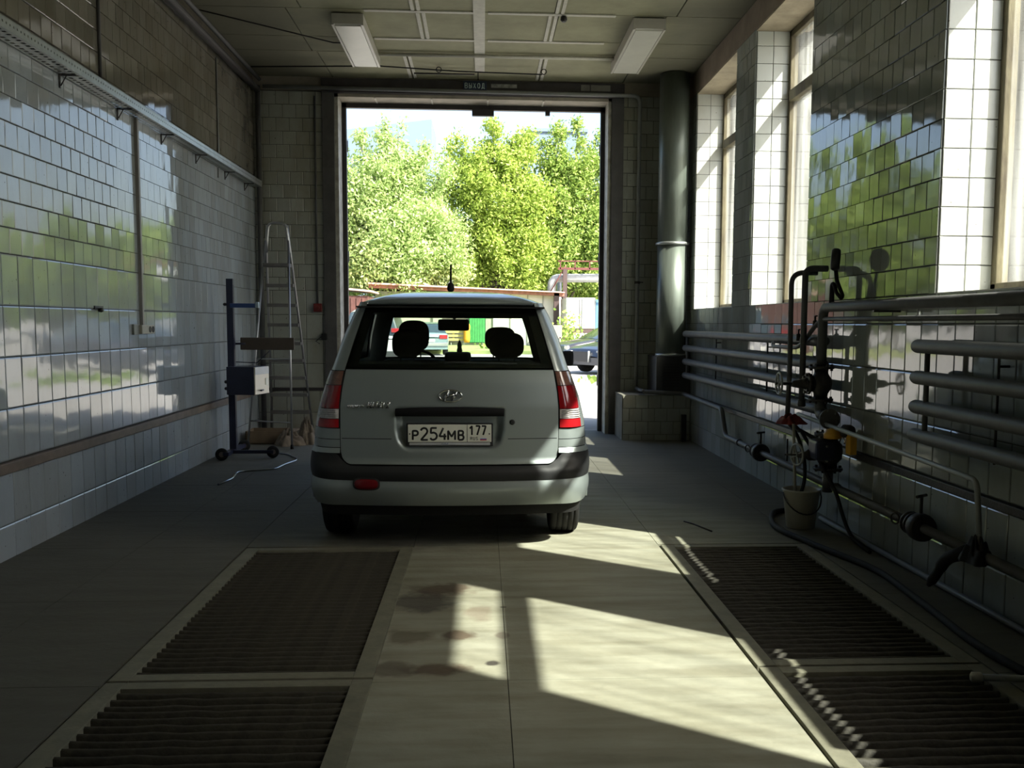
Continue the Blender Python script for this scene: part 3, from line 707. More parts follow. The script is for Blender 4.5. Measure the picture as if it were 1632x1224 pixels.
# fold line across the gate and the black grip strip above the plate
for sg in (-1, 1):
    b = MB(); b.grid(lambda u, v: S((.35+.33*sg*0+u*.64*1.0 if False else .53+u*.455), .700+.004*v, .0052, sg), 20, 1); b.build('fold_line', M['gap'], car)
b = MB()
def grip(u, v):
    s = u*2-1; x = PX+s*.335; r = .02; zt = .902-(.012*s*s); zb = .843
    z = zb+(zt-zb)*v; p = S(min(.99, abs(x-CX)/.68), z, .012+.012*math.sin(PI*v), 1 if x > CX else -1); return p
b.grid(grip, 40, 6); b.build('grip_strip', mat('grip_black', (.006, .006, .007), .6, spec=.25), car)
# bumper: black rub strip and painted lower part
def zst(t): return .538
strip_up = lambda s: .540+(.075*min(1, max(0, (abs(s)*1.62-.93)/.12)))**1
strip_lo = lambda s: .440+.04*max(0, abs(s)-.45)
def bump_patch(name, m, zl, zu, amax, off, n=120, nz=12, bul=0.0):
    b = MB()
    def P(u, v):
        s = u*2-1; z = zl(s)+(zu(s)-zl(s))*v; p = S(abs(s)*amax, z, off+bul*math.sin(PI*v), 1 if s >= 0 else -1); return p
    b.grid(P, n, nz); return b.build(name, m, car)
up = lambda s: .538 + .070*(lambda t: t*t*(3-2*t))(min(1, max(0, (abs(s)*2.03-.90)/.18)))
lo = lambda s: .446+.028*max(0, abs(s)-.35)
bump_patch('rub_strip', M['trim'], lo, up, 2.03, .016, 130, 10, .008)
cut = lambda s: .290+.0*s+(.05*max(0, (abs(s)-.62)/.38)**2)
b = MB()
def PB(u, v):
    s = u*2-1; z = cut(s)+(lo(s)+.002-cut(s))*v; p = S(abs(s)*2.03, z, .012+.012*math.sin(PI*min(1, v*1.0)), 1 if s >= 0 else -1); return p
b.grid(PB, 130, 14)
b.build('bumper', M['paint'], car)
for sg in (-1, 1):                                       # painted ledge over the strip, quarter panel
    b = MB(); b.grid(lambda u, v: S(1.006+u*1.024, .612+.030*v, .014*(1-v)+.006, sg), 24, 4); b.build('bumper_ledge', M['paint'], car)
    b = MB(); b.grid(lambda u, v: S(1.006+u*1.02, .646+.048*v, .004, sg), 24, 4); b.build('quarter_panel', M['paint'], car)
    b = MB(); b.grid(lambda u, v: S(1.006+u*1.02, .698+(.762-.698)*v, .004, sg), 24, 4); b.build('quarter_panel', M['paint'], car)
    # body side to the front, wheel openings cut
    b = MB(); na, nz = 150, 46
    b.grid(lambda u, v: S(2.02+u*1.98, .25+(1.115-.25)*v, .004, sg), na, nz, keep=lambda u, v: not arch(S(2.02+u*1.98, .25+(1.115-.25)*v, 0, sg)))
    b.build('side_panel', M['paint'], car)
    b = MB(); b.grid(lambda u, v: S(4+u, .25+(1.115-.25)*v, .004, sg), 16, 40); b.build('front_panel', M['paint'], car)
    # arch lips
    for yc in (.66, 3.26):
        pts = []
        for k in range(23):
            a = PI*k/22; yy = yc+.352*math.cos(a); zz = .30+.352*math.sin(a); W = smooth_tab(T_W, zz); pts.append((CX+sg*(W+.006), CY+yy, zz))
        MB().tube(pts, .014, 8).build('arch_lip', M['trim'] if False else M['paint'], car)
        # dark wheel housing
        b = MB()
        for k in range(18):
            a0 = PI*(k-.5)/17-.0; a1 = PI*(k+.5)/17
            q = lambda a, x: (CX+sg*x, CY+yc+.36*math.cos(a), .30+.36*math.sin(a))
            b.quad(q(a0, .86), q(a1, .86), q(a1, .50), q(a0, .50))
        b.build('wheel_housing', M['gap'], car)
    # rear pillar, body colour, beside the glass
    b = MB(); b.grid(lambda u, v: S(1.03+u*1.03, 1.122+(1.553-1.122)*v, .004, sg), 24, 40); b.build('rear_pillar', M['paint'], car)
    # side windows and their pillars
    b = MB(); b.grid(lambda u, v: S(2.07+u*.87, 1.12+.40*v, -.003, sg), 30, 10); b.build('side_window', M['side_tint'], car)
    for aa in (2.30, 2.62):
        b = MB(); b.grid(lambda u, v: S(aa+u*.02, 1.12+.40*v, .002, sg), 2, 10); b.build('door_pillar', M['trim'], car)
    b = MB(); b.grid(lambda u, v: S(2.05+u*.93, 1.505+.048*v, .004, sg), 40, 4); b.build('roof_rail_panel', M['paint'], car)
    b = MB(); b.grid(lambda u, v: S(2.92+u*.60, 1.10+.448*v, .004, sg), 12, 20); b.build('front_pillar', M['paint'], car)
# hood is part of the front skin; windscreen
b = MB(); b.grid(lambda u, v: S(3.5+abs(u*2-1)*0+(1.5*(1-abs(u*2-1))), 1.12+.40*v, -.002, 1 if u >= .5 else -1), 40, 10); b.build('windscreen', glass_mat('windscreen_glass', (.86, .93, .90), rough=.02), car)
# rear glass with its black border
b = MB(); b.grid(lambda u, v: S(abs(u*2-1)*.995, 1.137+.400*v, .002, 1 if u >= .5 else -1), 60, 16); b.build('rear_window', M['tint'], car)
def in_border(u, v):
    s = abs(u*2-1); return not (s < .90 and .07 < v < .86)
b = MB(); b.grid(lambda u, v: S(abs(u*2-1)*.995, 1.137+.400*v, -.001, 1 if u >= .5 else -1), 100, 60, keep=in_border); b.build('window_border', M['frit'], car)
# roof: from the outline at z 1.545 up to the crown
b = MB()
def roof(u, v):
    # u around (0..1) full loop, v from rim to centre
    t = u*2; sg = 1 if t <= 1 else -1; a = (t if t <= 1 else 2-t)*5
    x, y, z = S(a, 1.545, .006, sg); k = 1-v
    cx, cy = CX, CY+1.25
    xx = CX+(x-CX)*k; yy = cy+(y-cy)*k
    return (xx, yy, 1.545+.096*(1-k**3.0))
b.grid(roof, 200, 26); b.build('roof', M['paint'], car)
b = MB()
def spoil(u, v):
    s = u*2-1; x, y, z = S(abs(s)*.99, 1.538, .004, 1 if s >= 0 else -1); th = v*PI*.55
    return (x, y-.004-.014*math.sin(th)*(1-.6*s**4), 1.536+.040*(1-math.cos(th))*(1-.55*s*s))
b.grid(spoil, 50, 8); b.build('roof_edge', M['paint'], car)
# roof aerial
t_ = MB().lathe([(.012, 0), (.022, .012), (.024, .03), (.017, .05), (.008, .062)], (CX-.005, CY+.46, 1.622), n=16).tube([(CX-.005, CY+.46, 1.68), (CX-.005, CY+.50, 1.80)], .0065, 8)
t_.build('aerial', M['rubber'], car)
# third brake light area, wiper
MB().tube([(CX-.03, CY+.13, 1.165), (CX+.02, CY+.137, 1.175), (CX+.42, CY+.165, 1.165)], .007, 6).build('rear_wiper', M['black_plastic'], car)
# tail lamps: bands of differently coloured lens
for sg in (-1, 1):
    lampb = MB(); aout = lambda z: lerp_tab([(.765, 1.55), (.88, 1.55), (1.0, 1.62), (1.12, 1.72)], z)
    lampb.grid(lambda u, v: S(1.006+u*(aout(.768+.352*v)-1.006), .768+.352*v, .004, sg), 12, 16)
    tl = lampb.build('tail_lamp', M['gap'], car)
    b = MB(); b.grid(lambda u, v: S(aout(.766+.354*v)+.02+u*(2.03-aout(.766+.354*v)-.02), .766+.354*v, .004, sg), 10, 18); b.build('quarter_panel', M['paint'], car)
    for nm, m, z0, z1, u0, u1 in (('lens', M['lens_red2'], .770, .822, .03, .97), ('lens', M['lens_clear'], .826, .884, .03, .97), ('lens', M['lens_red'], .888, 1.030, .03, .97), ('lens', M['lens_amber'], 1.034, 1.118, .05, .95)):
        b = MB()
        def PL(u, v):
            z = z0+(z1-z0)*v; A1 = aout(z); a = 1.006+(u0+(u1-u0)*u)*(A1-1.006); return S(a, z, .012+.006*math.sin(PI*u), sg)
        b.grid(PL, 14, 8)
        lab = {'lens_red_bright': 'red lens at the bottom of the lamp', 'lens_clear': 'clear reversing lamp band', 'lens_red': 'tall red lens', 'lens_smoked': 'smoky lens at the top of the lamp'}[m.name]
        b.build('lens', m, tl, lab)
    # ribs of the clear band
    for k in range(4):
        z = .836+k*.013; b = MB(); b.tube([S(1.05+u*.45, z, .021, sg) for u in (0, .25, .5, .75, 1)], .0016, 5); b.build('lens_rib', M['chrome'], tl)
# plate, frame, lettering
YP = CY+.058
fr = MB().box(PX-.268, PX+.268, YP-.006, YP+.03, .660, .800, bev=.004).build('plate_frame', M['black_plastic'], car)
pl = MB().box(PX-.258, PX+.258, YP-.012, YP, .684, .793, bev=.003).build('number_plate', M['plate_white'], car)
MB().box(PX-.25, PX+.25, YP-.012, YP, .664, .680, bev=.003).build('frame_strip', mat('strip_silver', (.5, .52, .54), .3), fr)
text_part('РОЛЬФ', 'strip_lettering', M['blue_paint'], fr, (PX-.03, YP-.0125, .6725), .012)
yt = YP-.0135
for c, xx, h in (('P', -.228, .056), ('2', -.178, .074), ('5', -.120, .074), ('4', -.064, .074), ('M', -.010, .056), ('B', .054, .056)):
    stroke_part(c, 'plate_character', M['ink'], pl, PX+xx, yt+.001, .698, h, 0, w_=.72 if c != 'M' else .85, st=.0122/h, depth=.12)
stroke_part('177', 'plate_character', M['ink'], pl, PX+.124, yt+.001, .728, .056, .037, w_=.62, st=.19, depth=.12, each=True)
stroke_part('RUS', 'plate_lettering', M['ink'], pl, PX+.128, yt+.0005, .697, .018, .0175, w_=.75, st=.17, depth=.3)
MB().box(PX+.107, PX+.1095, yt-.0006, yt+.002, .685, .792).build('plate_divider', M['ink'], pl)
for k, c in enumerate(((.75, .75, .72), (.05, .12, .5), (.6, .05, .05))):
    MB().box(PX+.188, PX+.228, yt-.001, yt+.001, .711-k*.0055-.0055, .711-k*.0055).build('flag_stripe', mat('flag_%d' % k, c, .5), pl)
for xx in (-.247, .245): MB().lathe([(.0045, 0), (.0045, .002)], (PX+xx, yt+.001, .735), (0, -1, 0), n=10).build('plate_bolt', M['ink'], pl)
# emblem: slanted H in an oval ring
em = MB(); yE = CY+.058
ex, ez = CX+.004, .970
pts = [(ex+.070*math.cos(2*PI*k/36), yE+.0, ez+.036*math.sin(2*PI*k/36)) for k in range(37)]
em.tube(pts, .006, 8, cap=False)
for sx in (-1, 1):
    em.tube([(ex+sx*.026+.016, yE-.002, ez+.031), (ex+sx*.026, yE-.004, ez), (ex+sx*.026-.016, yE-.002, ez-.031)], [.006, .010, .006], 8)
em.tube([(ex-.03, yE-.003, ez-.010), (ex, yE-.005, ez+.004), (ex+.03, yE-.003, ez+.008)], .008, 8)
em.build('emblem', M['chrome'], car)
stroke_part('HYUNDAI', 'badge_lettering', M['chrome'], car, CX-.635, CY+.094, .893, .019, .0165, w_=.72, st=.22, yaw=-.13, shear=.25, depth=.8)
stroke_part('MATRIX', 'badge_lettering', M['chrome'], car, CX-.510, CY+.077, .892, .038, .0235, w_=.50, st=.21, yaw=-.10, shear=.25, depth=.8)
MB().lathe([(.017, 0), (.017, .006), (.010, .006), (.010, .009)], (CX+.388, CY+.07, .806), (0, -1, 0), n=20).build('lock_cylinder', M['trim'], car)
# fog lamp in the lower bumper, left side only
def fog(rx, rz, off0, bul):
    b = MB()
    def P(u, v):
        th = 2*PI*u; c, s_ = math.cos(th), math.sin(th); k = (abs(c)**3.2+abs(s_)**3.2)**(-1/3.2); r = v*k
        x = .507-rx*r*c; z = .430+rz*r*s_; return S(x/smooth_tab(T_G, z), z, off0+bul*(1-v**4), -1)
    b.grid(P, 40, 6); return b
fog(.083, .040, .030, .004).build('fog_lamp_bezel', M['trim'], car)
fog(.072, .031, .034, .008).build('fog_lamp_lens', mat('fog_red', (.16, .006, .01), .15, var=.1, coat=.8), car, 'red rear fog lamp')
# wheels
for (sg, yc) in ((-1, .66), (1, .66), (-1, 3.26), (1, 3.26)):
    xc = CX+sg*.752
    prof = [(.19, -.085), (.235, -.094), (.27, -.097), (.288, -.090), (.2965, -.078), (.299, -.060)]
    groove = [(-.048,), (-.004,), (.044,)]
    body = prof[:]
    for g in (-.050, -.012, .026, .062): body += [(.300, g-.006), (.2915, g-.005), (.2915, g+.001), (.300, g+.002)]
    body += [(.299, .072), (.2965, .080), (.288, .090), (.27, .097), (.235, .094), (.19, .085)]
    wh = MB().lathe(body, (xc, CY+yc, .298), (1, 0, 0), n=48, cap=True).build('tyre', M['rubber'], car)
    rim = MB().lathe([(.19, -.02), (.185, .06), (.19, .088), (.175, .088), (.165, .06), (.05, .05), (.04, .07), (.0, .07)], (xc, CY+yc, .298), (sg, 0, 0), n=30)
    rim.build('wheel_rim', M['galv'], car)
MB().tube([(CX-.62, CY+.66, .30), (CX+.62, CY+.66, .30)], .035, 10).build('rear_axle', M['pipe_dark'], car)
MB().tube([(CX-.35, CY+.16, .27), (CX-.35, CY+.9, .27)], .022, 12).box(CX-.45, CX+.05, CY+.28, CY+.5, .2, .3, bev=.03).build('exhaust', M['pipe_dark'], car)
# cabin: seats, dashboard, mirror, steering wheel
def headrest(x, y, z, w_, h):
    hb = MB()
    def HP(u, v):
        th = 2*PI*u; ph = PI*(v-.5); c, s_ = math.cos(th), math.sin(th); k = (abs(c)**3+abs(s_)**3)**(-1/3); cp = math.cos(ph)**.6 if 0 < v < 1 else 0
        return (x+w_/2*c*k*cp, y+.055*math.sin(ph), z+h/2+h/2*s_*k*cp)
    hb.grid(HP, 32, 10); o = hb.build('headrest', M['cabin'], car)
    MB().tube([(x-w_*.22, y, z-.09), (x-w_*.22, y, z+.03)], .006, 6).tube([(x+w_*.22, y, z-.09), (x+w_*.22, y, z+.03)], .006, 6).build('headrest_post', M['cabin'], o)
SXL, SXR = CX-.355, CX+.345
for sx, h0, hh, w_ in ((SXL, 1.19, .25, .25), (SXR, 1.195, .195, .25)):
    headrest(sx, CY+2.02, h0, w_, hh)
    MB().box(sx-.25, sx+.25, CY+1.95, CY+2.10, .45, 1.13, bev=.05).box(sx-.25, sx+.25, CY+2.05, CY+2.5, .45, .60, bev=.04).build('front_seat', M['cabin'], car)
for sx, h0, hh, w_ in ((CX-.335, 1.17, .20, .215), (CX+.375, 1.17, .185, .25)):
    headrest(sx, CY+1.05, h0, w_, hh)
MB().box(CX-.62, CX+.62, CY+.98, CY+1.12, .45, 1.105, bev=.05).box(CX-.62, CX+.62, CY+1.1, CY+1.55, .35, .55, bev=.05).build('rear_bench', M['cabin'], car)
MB().box(CX-.66, CX+.66, CY+2.62, CY+2.98, .75, 1.10, bev=.05).build('dashboard', M['cabin'], car)
MB().box(CX-.13, CX+.10, CY+2.60, CY+2.8, 1.08, 1.165, bev=.03).build('dash_pod', M['cabin'], car)
MB().lathe([(.022, 0), (.026, .02), (.018, .05), (.022, .06), (.016, .085), (.004, .11)], (CX+.0, CY+2.66, 1.16), n=12).build('dash_figurine', M['cabin'], car)
MB().box(CX-.17, CX+.09, CY+2.25, CY+2.29, 1.355, 1.45, bev=.018).tube([(CX-.04, CY+2.28, 1.43), (CX-.02, CY+2.26, 1.52)], .012, 8).build('rear_view_mirror', M['cabin'], car)
MB().ring((CX-.36, CY+2.52, 1.02), (0, -.9, .45), .18, .014).build('steering_wheel', M['cabin'], car)
MB().box(CX-.60, CX+.60, CY+.30, CY+2.1, 1.515, 1.525).build('headliner', M['cabin'], car)
MB().box(CX+.88, CX+.98, CY+2.35, CY+2.43, 1.06, 1.19, bev=.025).build('door_mirror', M['black_plastic'], car)
MB().box(CX-.98, CX-.88, CY+2.35, CY+2.43, 1.06, 1.19, bev=.025).build('door_mirror', M['black_plastic'], car)
# ------------------------------------------------------------------ gate frame and leaves
d = thing('door_1', 'x', 'door', ((DX0+DX1)/2, YE, 0)); del d['label']; del d['category']; d['kind'] = 'structure'
MB().box(DX0-.15, DX0, YE-.03, YE+.01, 0, DH+.02, bev=.004).build('door_frame', M['door_steel'], d)
MB().box(DX1, DX1+.15, YE-.03, YE+.01, 0, DH+.02, bev=.004).build('door_frame', M['door_steel'], d)
MB().box(DX0-.15, DX1+.15, YE-.06, YE+.01, DH+.0, ZC-.02, bev=.004).build('lintel_beam', M['dark_steel'], d)
MB().box(DX0, DX0+.045, YE, YE+.34, 0, DH).build('jamb_lining', M['pale_paint'], d)
MB().box(DX1-.045, DX1, YE, YE+.34, 0, DH).build('jamb_lining', M['pale_paint'], d)
MB().box(DX0, DX1, YE, YE+.34, DH-.04, DH+.02).build('jamb_lining', mat('soffit_pale', (.42, .38, .30), .8, var=.2), d)
for x in (-1.35, -.65, .05, .75): MB().box(x, x+.02, YE+.01, YE+.3, DH-.05, DH-.04).build('soffit_strip', M['batten'], d)
MB().box(DX0+.03, DX0+.10, YE+.33, YE+.40, 0, DH-.04).box(DX1-.10, DX1-.03, YE+.33, YE+.40, 0, DH-.04).box(DX0, DX1, YE+.33, YE+.40, DH-.10, DH-.03).build('outer_frame', M['dark_steel'], d)
MB().box(-.62+.48, .14, YE+.30, YE+.36, DH-.18, DH-.09, bev=.006).build('roller_housing', M['dark_steel'], d)
MB().box(.80, .86, YE+.30, YE+.36, DH-.16, DH-.09, bev=.006).build('latch_stop', M['dark_steel'], d)
leafm = mat('gate_leaf_paint', (.10, .06, .075), .5, var=.25, scale=4)
for sg, hx_ in ((-1, DX0+.09), (1, DX1-.09)):
    rt = sg*math.radians(-112); pv = (hx_, YE+.42)
    x0, x1 = (hx_, hx_+1.62) if sg < 0 else (hx_-1.62, hx_)
    rt = math.radians(112) if sg < 0 else math.radians(-112)
    lf = MB().box(x0, x1, YE+.42, YE+.47, .04, DH-.18, rot=rt, piv=pv, bev=.004).build('gate_leaf', leafm, d)
    for z in (.5, 2.1, 3.7): MB().box(x0+.02, x1-.02, YE+.405, YE+.485, z, z+.06, rot=rt, piv=pv).build('gate_rail', leafm, lf)
    for z in (.6, 2.2, 3.6): MB().lathe([(.02, 0), (.02, .14)], (hx_, YE+.41, z), n=10).build('gate_hinge', M['dark_steel'], lf)
struct(d)
# exit sign
es = thing('exit_sign', 'small dark blue exit sign with Cyrillic letters above the gate', 'sign', (-.10, YE-.07, 4.28))
MB().box(-.245, .045, YE-.10, YE-.062, 4.285, 4.40, bev=.004).build('sign_body', mat('sign_navy', (.012, .022, .05), .3, var=.1), es)
stroke_part(['B', 'b_', 'X', 'O', 'D_'], 'sign_letter', mat('sign_letter', (.42, .52, .50), .5), es, -.222, YE-.102, 4.312, .060, .052, w_=.62, st=.15, depth=.3, each=True)
g_ = MB().box(.10, .42, YE-.066, YE-.058, 4.33, 4.375).build('paper_strip', mat('grimy_label', (.24, .24, .22), .8, var=.5, scale=20)); tag(g_, 'faded pale strip on the lintel right of the exit sign', 'label')
for x0, x1, lb in ((1.22, 1.33, 'narrow pale plate on the lintel near the right gate post'), (1.345, 1.59, 'wider pale plate on the lintel near the right gate post')):
    tag(MB().box(x0, x1, YE-.066, YE-.058, 4.31, 4.385, bev=.002).build('lintel_plate', mat('pale_plate', (.17, .165, .14), .7, var=.3)), lb, 'plate')
# ------------------------------------------------------------------ ceiling lamps
def lamp(x0, x1, y0, y1, lab):
    t = thing('ceiling_lamp', lab, 'ceiling lamp', ((x0+x1)/2, (y0+y1)/2, ZC-.115), 'box lamps on the ceiling')
    MB().box(x0, x1, y0, y1, ZC-.115, ZC-.012, bev=.006).build('lamp_housing', M['white_box'], t)
    MB().box(x0+.03, x1-.03, y0+.03, y1-.03, ZC-.128, ZC-.113, bev=.004).build('diffuser', M['diffuser'], t)
    for s_ in ((x0, x0+.022), (x1-.022, x1)): MB().box(s_[0], s_[1], y0, y1, ZC-.124, ZC-.114).build('diffuser_rim', M['white_box'], t)
lamp(-1.475, -1.165, 10.02, 11.62, 'oblong white box lamp on the ceiling left of the middle')
lamp(1.475, 1.80, 9.95, 11.68, 'oblong white box lamp on the ceiling right of the middle')
tag(MB().tube([(-1.16, 11.40, ZC-.03), (1.5, 11.40, ZC-.03)], .016, 8).tube([(-1.16, 11.44, ZC-.03), (1.5, 11.44, ZC-.03)], .012, 8).build('conduit', M['batten']), 'pale conduit across the ceiling between the two lamps', 'conduit')
t = thing('ceiling_cable', 'dark cable strung below the ceiling with two small hooks', 'cable', (0, 12.0, ZC-.06))
MB().tube([(-2.7, 12.0, ZC-.05), (-1.2, 11.85, ZC-.05), (-.3, 12.0, ZC-.055), (.7, 12.05, ZC-.06)], .008, 6).build('cable_run', M['rubber'], t)
for x in (-.52, .72): MB().ring((x, 12.0, ZC-.04), (0, 1, 0), .03, .006, 14, 6).build('hook', M['pipe_dark'], t)
tag(MB().tube([(-.82, 12.15, ZC-.05), (-.1, 12.15, ZC-.05)], .010, 6).build('rail_rod', M['pipe_dark']), 'short brown rod under the ceiling near the gate', 'rod')
tag(MB().tube([(XL+.1, 10.0, ZC-.02), (-1.6, 11.0, ZC-.03), (-1.5, 11.0, ZC-.03)], .007, 6).build('lamp_cable', M['pipe_dark']), 'thin cable along the dark ceiling to the left lamp', 'cable')
tag(MB().lathe([(.02, 0), (.035, .02), (.03, .05), (.01, .06)], (.79, 9.95, ZC-.07), n=12).build('ceiling_stub', M['pipe_dark']), 'small dark stub hanging from the pale batten right of the middle', 'fitting')
# ------------------------------------------------------------------ left wall fittings
ct = thing('cable_tray', 'long perforated steel cable tray on brackets along the left wall', 'cable tray', (XL+.06, 8.5, 3.0))
tr_ = MB()
y0, y1, xz = YB, 12.42, XL+.02
# tray profile: bottom plate and outer lip with slots
lip = MB(); npitch = .075; yy = 4.9
lip.box(XL+.135, XL+.138, YB, yy, 3.06, 3.13)
lip.box(XL+.135, XL+.138, YB, y1, 3.06, 3.090).box(XL+.135, XL+.138, YB, y1, 3.103, 3.13).box(XL+.125, XL+.138, YB, y1, 3.127, 3.13)
k = 0
npitch = .045
while yy < y1: lip.box(XL+.135, XL+.138, yy, yy+.032, 3.090, 3.103); yy += npitch
lip.build('tray_lip', M['galv'], ct)
bt = MB(); yy = 4.9; bt.box(XL+.012, XL+.138, YB, yy, 3.058, 3.061)
for xa, xb in ((.012, .028), (.056, .092), (.120, .138)): bt.box(XL+xa, XL+xb, yy, y1, 3.058, 3.061)
while yy < y1: bt.box(XL+.028, XL+.056, yy, yy+.03, 3.058, 3.061).box(XL+.092, XL+.120, yy, yy+.03, 3.058, 3.061); yy += .06
bt.build('tray_base', M['galv'], ct)
MB().tube([(XL+.05, YB, 3.075), (XL+.05, 12.4, 3.075)], .012, 8).tube([(XL+.08, YB, 3.073), (XL+.08, 12.4, 3.073)], .010, 8).build('tray_cable', M['rubber'], ct)
for y in (5.6, 6.95, 8.0, 9.05, 10.1, 11.2, 12.1):
    MB().box(XL+.002, XL+.010, y-.010, y+.010, 2.97, 3.06).box(XL+.002, XL+.115, y-.008, y+.008, 3.05, 3.057).tube([(XL+.012, y, 2.985), (XL+.05, y, 3.05)], .004, 6).build('tray_bracket', M['pipe_dark'], ct)
for x0, z0, r, lb in ((XL+.07, 4.25, .042, 'thick dark pipe along the top of the left wall'), (XL+.10, 4.375, .022, 'thin dark pipe in the ceiling corner above the left wall')):
    tag(MB().tube([(x0, YB, z0), (x0, YE-.08, z0)], r, 10).build('wall_pipe', M['dark_steel'] if r > .03 else M['pipe']), lb, 'pipe')
vc = thing('conduit', 'grey conduit running down the left wall from the tray to a socket', 'conduit', (XL+.015, 8.38, 3.06))
MB().box(XL+.0, XL+.028, 8.365, 8.405, 1.39, 3.06, bev=.003).build('conduit_run', mat('grey_trunking', (.30, .28, .26), .55, var=.12), vc)
sk = thing('wall_socket', 'grey double socket box at the foot of the left wall conduit', 'socket', (XL+.02, 8.42, 1.345))
MB().box(XL, XL+.045, 8.29, 8.60, 1.315, 1.39, bev=.004).build('socket_body', mat('socket_grey', (.40, .37, .30), .5, var=.1), sk)
for y in (8.48, 8.555): MB().lathe([(.026, 0), (.026, .006), (.02, .006), (.02, .002)], (XL+.043, y, 1.352), (1, 0, 0), n=16).build('socket_outlet', M['black_plastic'], sk)
MB().box(XL, XL+.022, 8.17, 8.29, 1.31, 1.395, bev=.003).build('back_plate', mat('socket_plate', (.24, .25, .22), .5), sk)
tag(MB().tube([(XL+.012, 7.66, 3.13), (XL+.012, 7.66, 4.2)], .014, 8).build('conduit', M['pipe']), 'dark conduit on the darker tiles above the tray, nearer the camera', 'conduit')
tag(MB().tube([(XL+.012, 10.93, 4.2), (XL+.012, 10.93, 3.14), (XL+.012, 10.90, 2.95)], .010, 8).build('conduit', M['pipe_light']), 'thin cable down the left wall near the far corner, crossing the tray', 'cable')
t = thing('wall_hook', 'small dark hook fixed to the tile joint near the blue notice', 'hook', (XL+.01, 7.48, 1.51))
MB().box(XL-.002, XL+.012, 7.40, 7.56, 1.505, 1.53).build('hook_plate', M['pipe_dark'], t); MB().lathe([(.014, 0), (.018, .02), (.01, .035)], (XL+.01, 7.47, 1.50), (1, 0, 0), n=12).build('hook_knob', M['pipe_dark'], t)
tag(MB().box(XL+.0, XL+.002, 5.72, 5.99, 1.575, 1.79).build('wall_notice', mat('blue_notice', (.28, .48, .52), .4, col2=(.10, .25, .32), scale=20)), 'torn light blue notice stuck on the left wall at the edge of the photo', 'notice')
# ------------------------------------------------------------------ far left corner
tag(MB().tube([(XL+.075, YE-.07, 0), (XL+.075, YE-.07, 4.3)], .032, 12).build('riser_pipe', M['pipe']), 'vertical grey pipe in the corner behind the stepladder', 'pipe')
t = thing('gate_pipe', 'long grey pipe over the gate, down its right side and along to the radiators', 'pipe', (1.95, YE-.08, 0))
MB().tube([(XL+.14, YE-.085, 4.29), (1.96, YE-.085, 4.26), (1.96, YE-.085, .56)], .024, 10, bend=.09).build('pipe_run', M['pipe_light'], t)
MB().tube([(1.96, 11.92, .60), (2.44, 11.90, .575), (2.44, 9.95, .56), (2.44, 9.75, .30), (2.44, 2.2, .30)], .026, 10, bend=.06).build('pipe_run', M['pipe'], t)
MB().tube([(1.96, YE-.085, .60), (1.96, 11.92, .60)], .024, 10).build('pipe_elbow', M['pipe'], t)
MB().lathe([(.036, 0), (.036, .03)], (1.96, YE-.085, 1.93), n=12).box(1.93, 2.03, YE-.11, YE-.10, 1.94, 1.955).build('pipe_clamp', M['pipe_dark'], t)
for y in (9.2, 6.6, 4.7, 3.6): MB().lathe([(.034, 0), (.034, .05)], (2.44, y, .30), (0, 1, 0), n=12).build('pipe_coupling', M['pipe'], t)
t = thing('fire_call_box', 'small red call box beside the gate with its conduit', 'call box', (-2.07, YE-.03, 1.60))
MB().box(-2.125, -2.02, YE-.05, YE, 1.55, 1.655, bev=.008).build('box_body', M['red_plastic'], t)
MB().lathe([(.024, 0), (.022, .008)], (-2.072, YE-.05, 1.60), (0, -1, 0), n=14).build('push_button', mat('dark_red', (.12, .015, .012), .4), t)
MB().tube([(-2.075, YE-.015, 1.655), (-2.075, YE-.015, 4.2)], .012, 8).build('conduit', M['pipe'], t)
t = thing('hanging_plug', 'black plug on a short cable hanging beside the gate post', 'plug', (-2.0, YE-.03, 1.25))
MB().tube([(-1.99, YE-.02, 1.62), (-1.985, YE-.02, 1.30)], .006, 6).build('cord', M['rubber'], t)
MB().box(-2.03, -1.96, YE-.06, YE-.01, 1.20, 1.28, bev=.012).tube([(-2.03, YE-.04, 1.24), (-2.10, YE-.05, 1.18), (-2.05, YE-.05, 1.15)], .006, 6).build('plug_body', M['rubber'], t)
# ------------------------------------------------------------------ stepladder
ld = thing('stepladder', 'tall aluminium stepladder standing in the far left corner', 'stepladder', (-2.45, 12.0, 0))
TL, TR = Vector((-2.575, 12.05, 2.36)), Vector((-2.305, 12.05, 2.36))
FL, FR = Vector((-2.62, 12.42, .0)), Vector((-2.115, 12.42, .0))
BL, BR = Vector((-2.70, 11.45, .0)), Vector((-2.14, 11.15, .0))
TLt, TRt = TL+Vector((.02, -.01, .20)), TR+Vector((-.02, -.01, .20))
MB().tube([FL, TL, TLt], .014, 10, bend=.1).build('rail', M['alu'], ld); MB().tube([FR, TR, TRt], .014, 10, bend=.1).build('rail', M['alu'], ld)
MB().tube([TL+Vector((0, -.0, -.12)), TL+Vector((.015, -.01, .06)), TLt+Vector((.01, 0, 0)), TLt+Vector((.06, 0, .035)), TRt+Vector((-.06, 0, .035)), TRt+Vector((-.01, 0, 0)), TR+Vector((-.015, -.01, .06)), TR+Vector((0, 0, -.12))], .017, 12, bend=.06).build('hand_hoop', M['alu'], ld)
MB().tube([BL, TL+Vector((.0, -.05, .02))], .012, 10).build('support_leg', M['alu'], ld); MB().tube([BR, TR+Vector((.0, -.05, .02))], .012, 10).build('support_leg', M['alu'], ld)
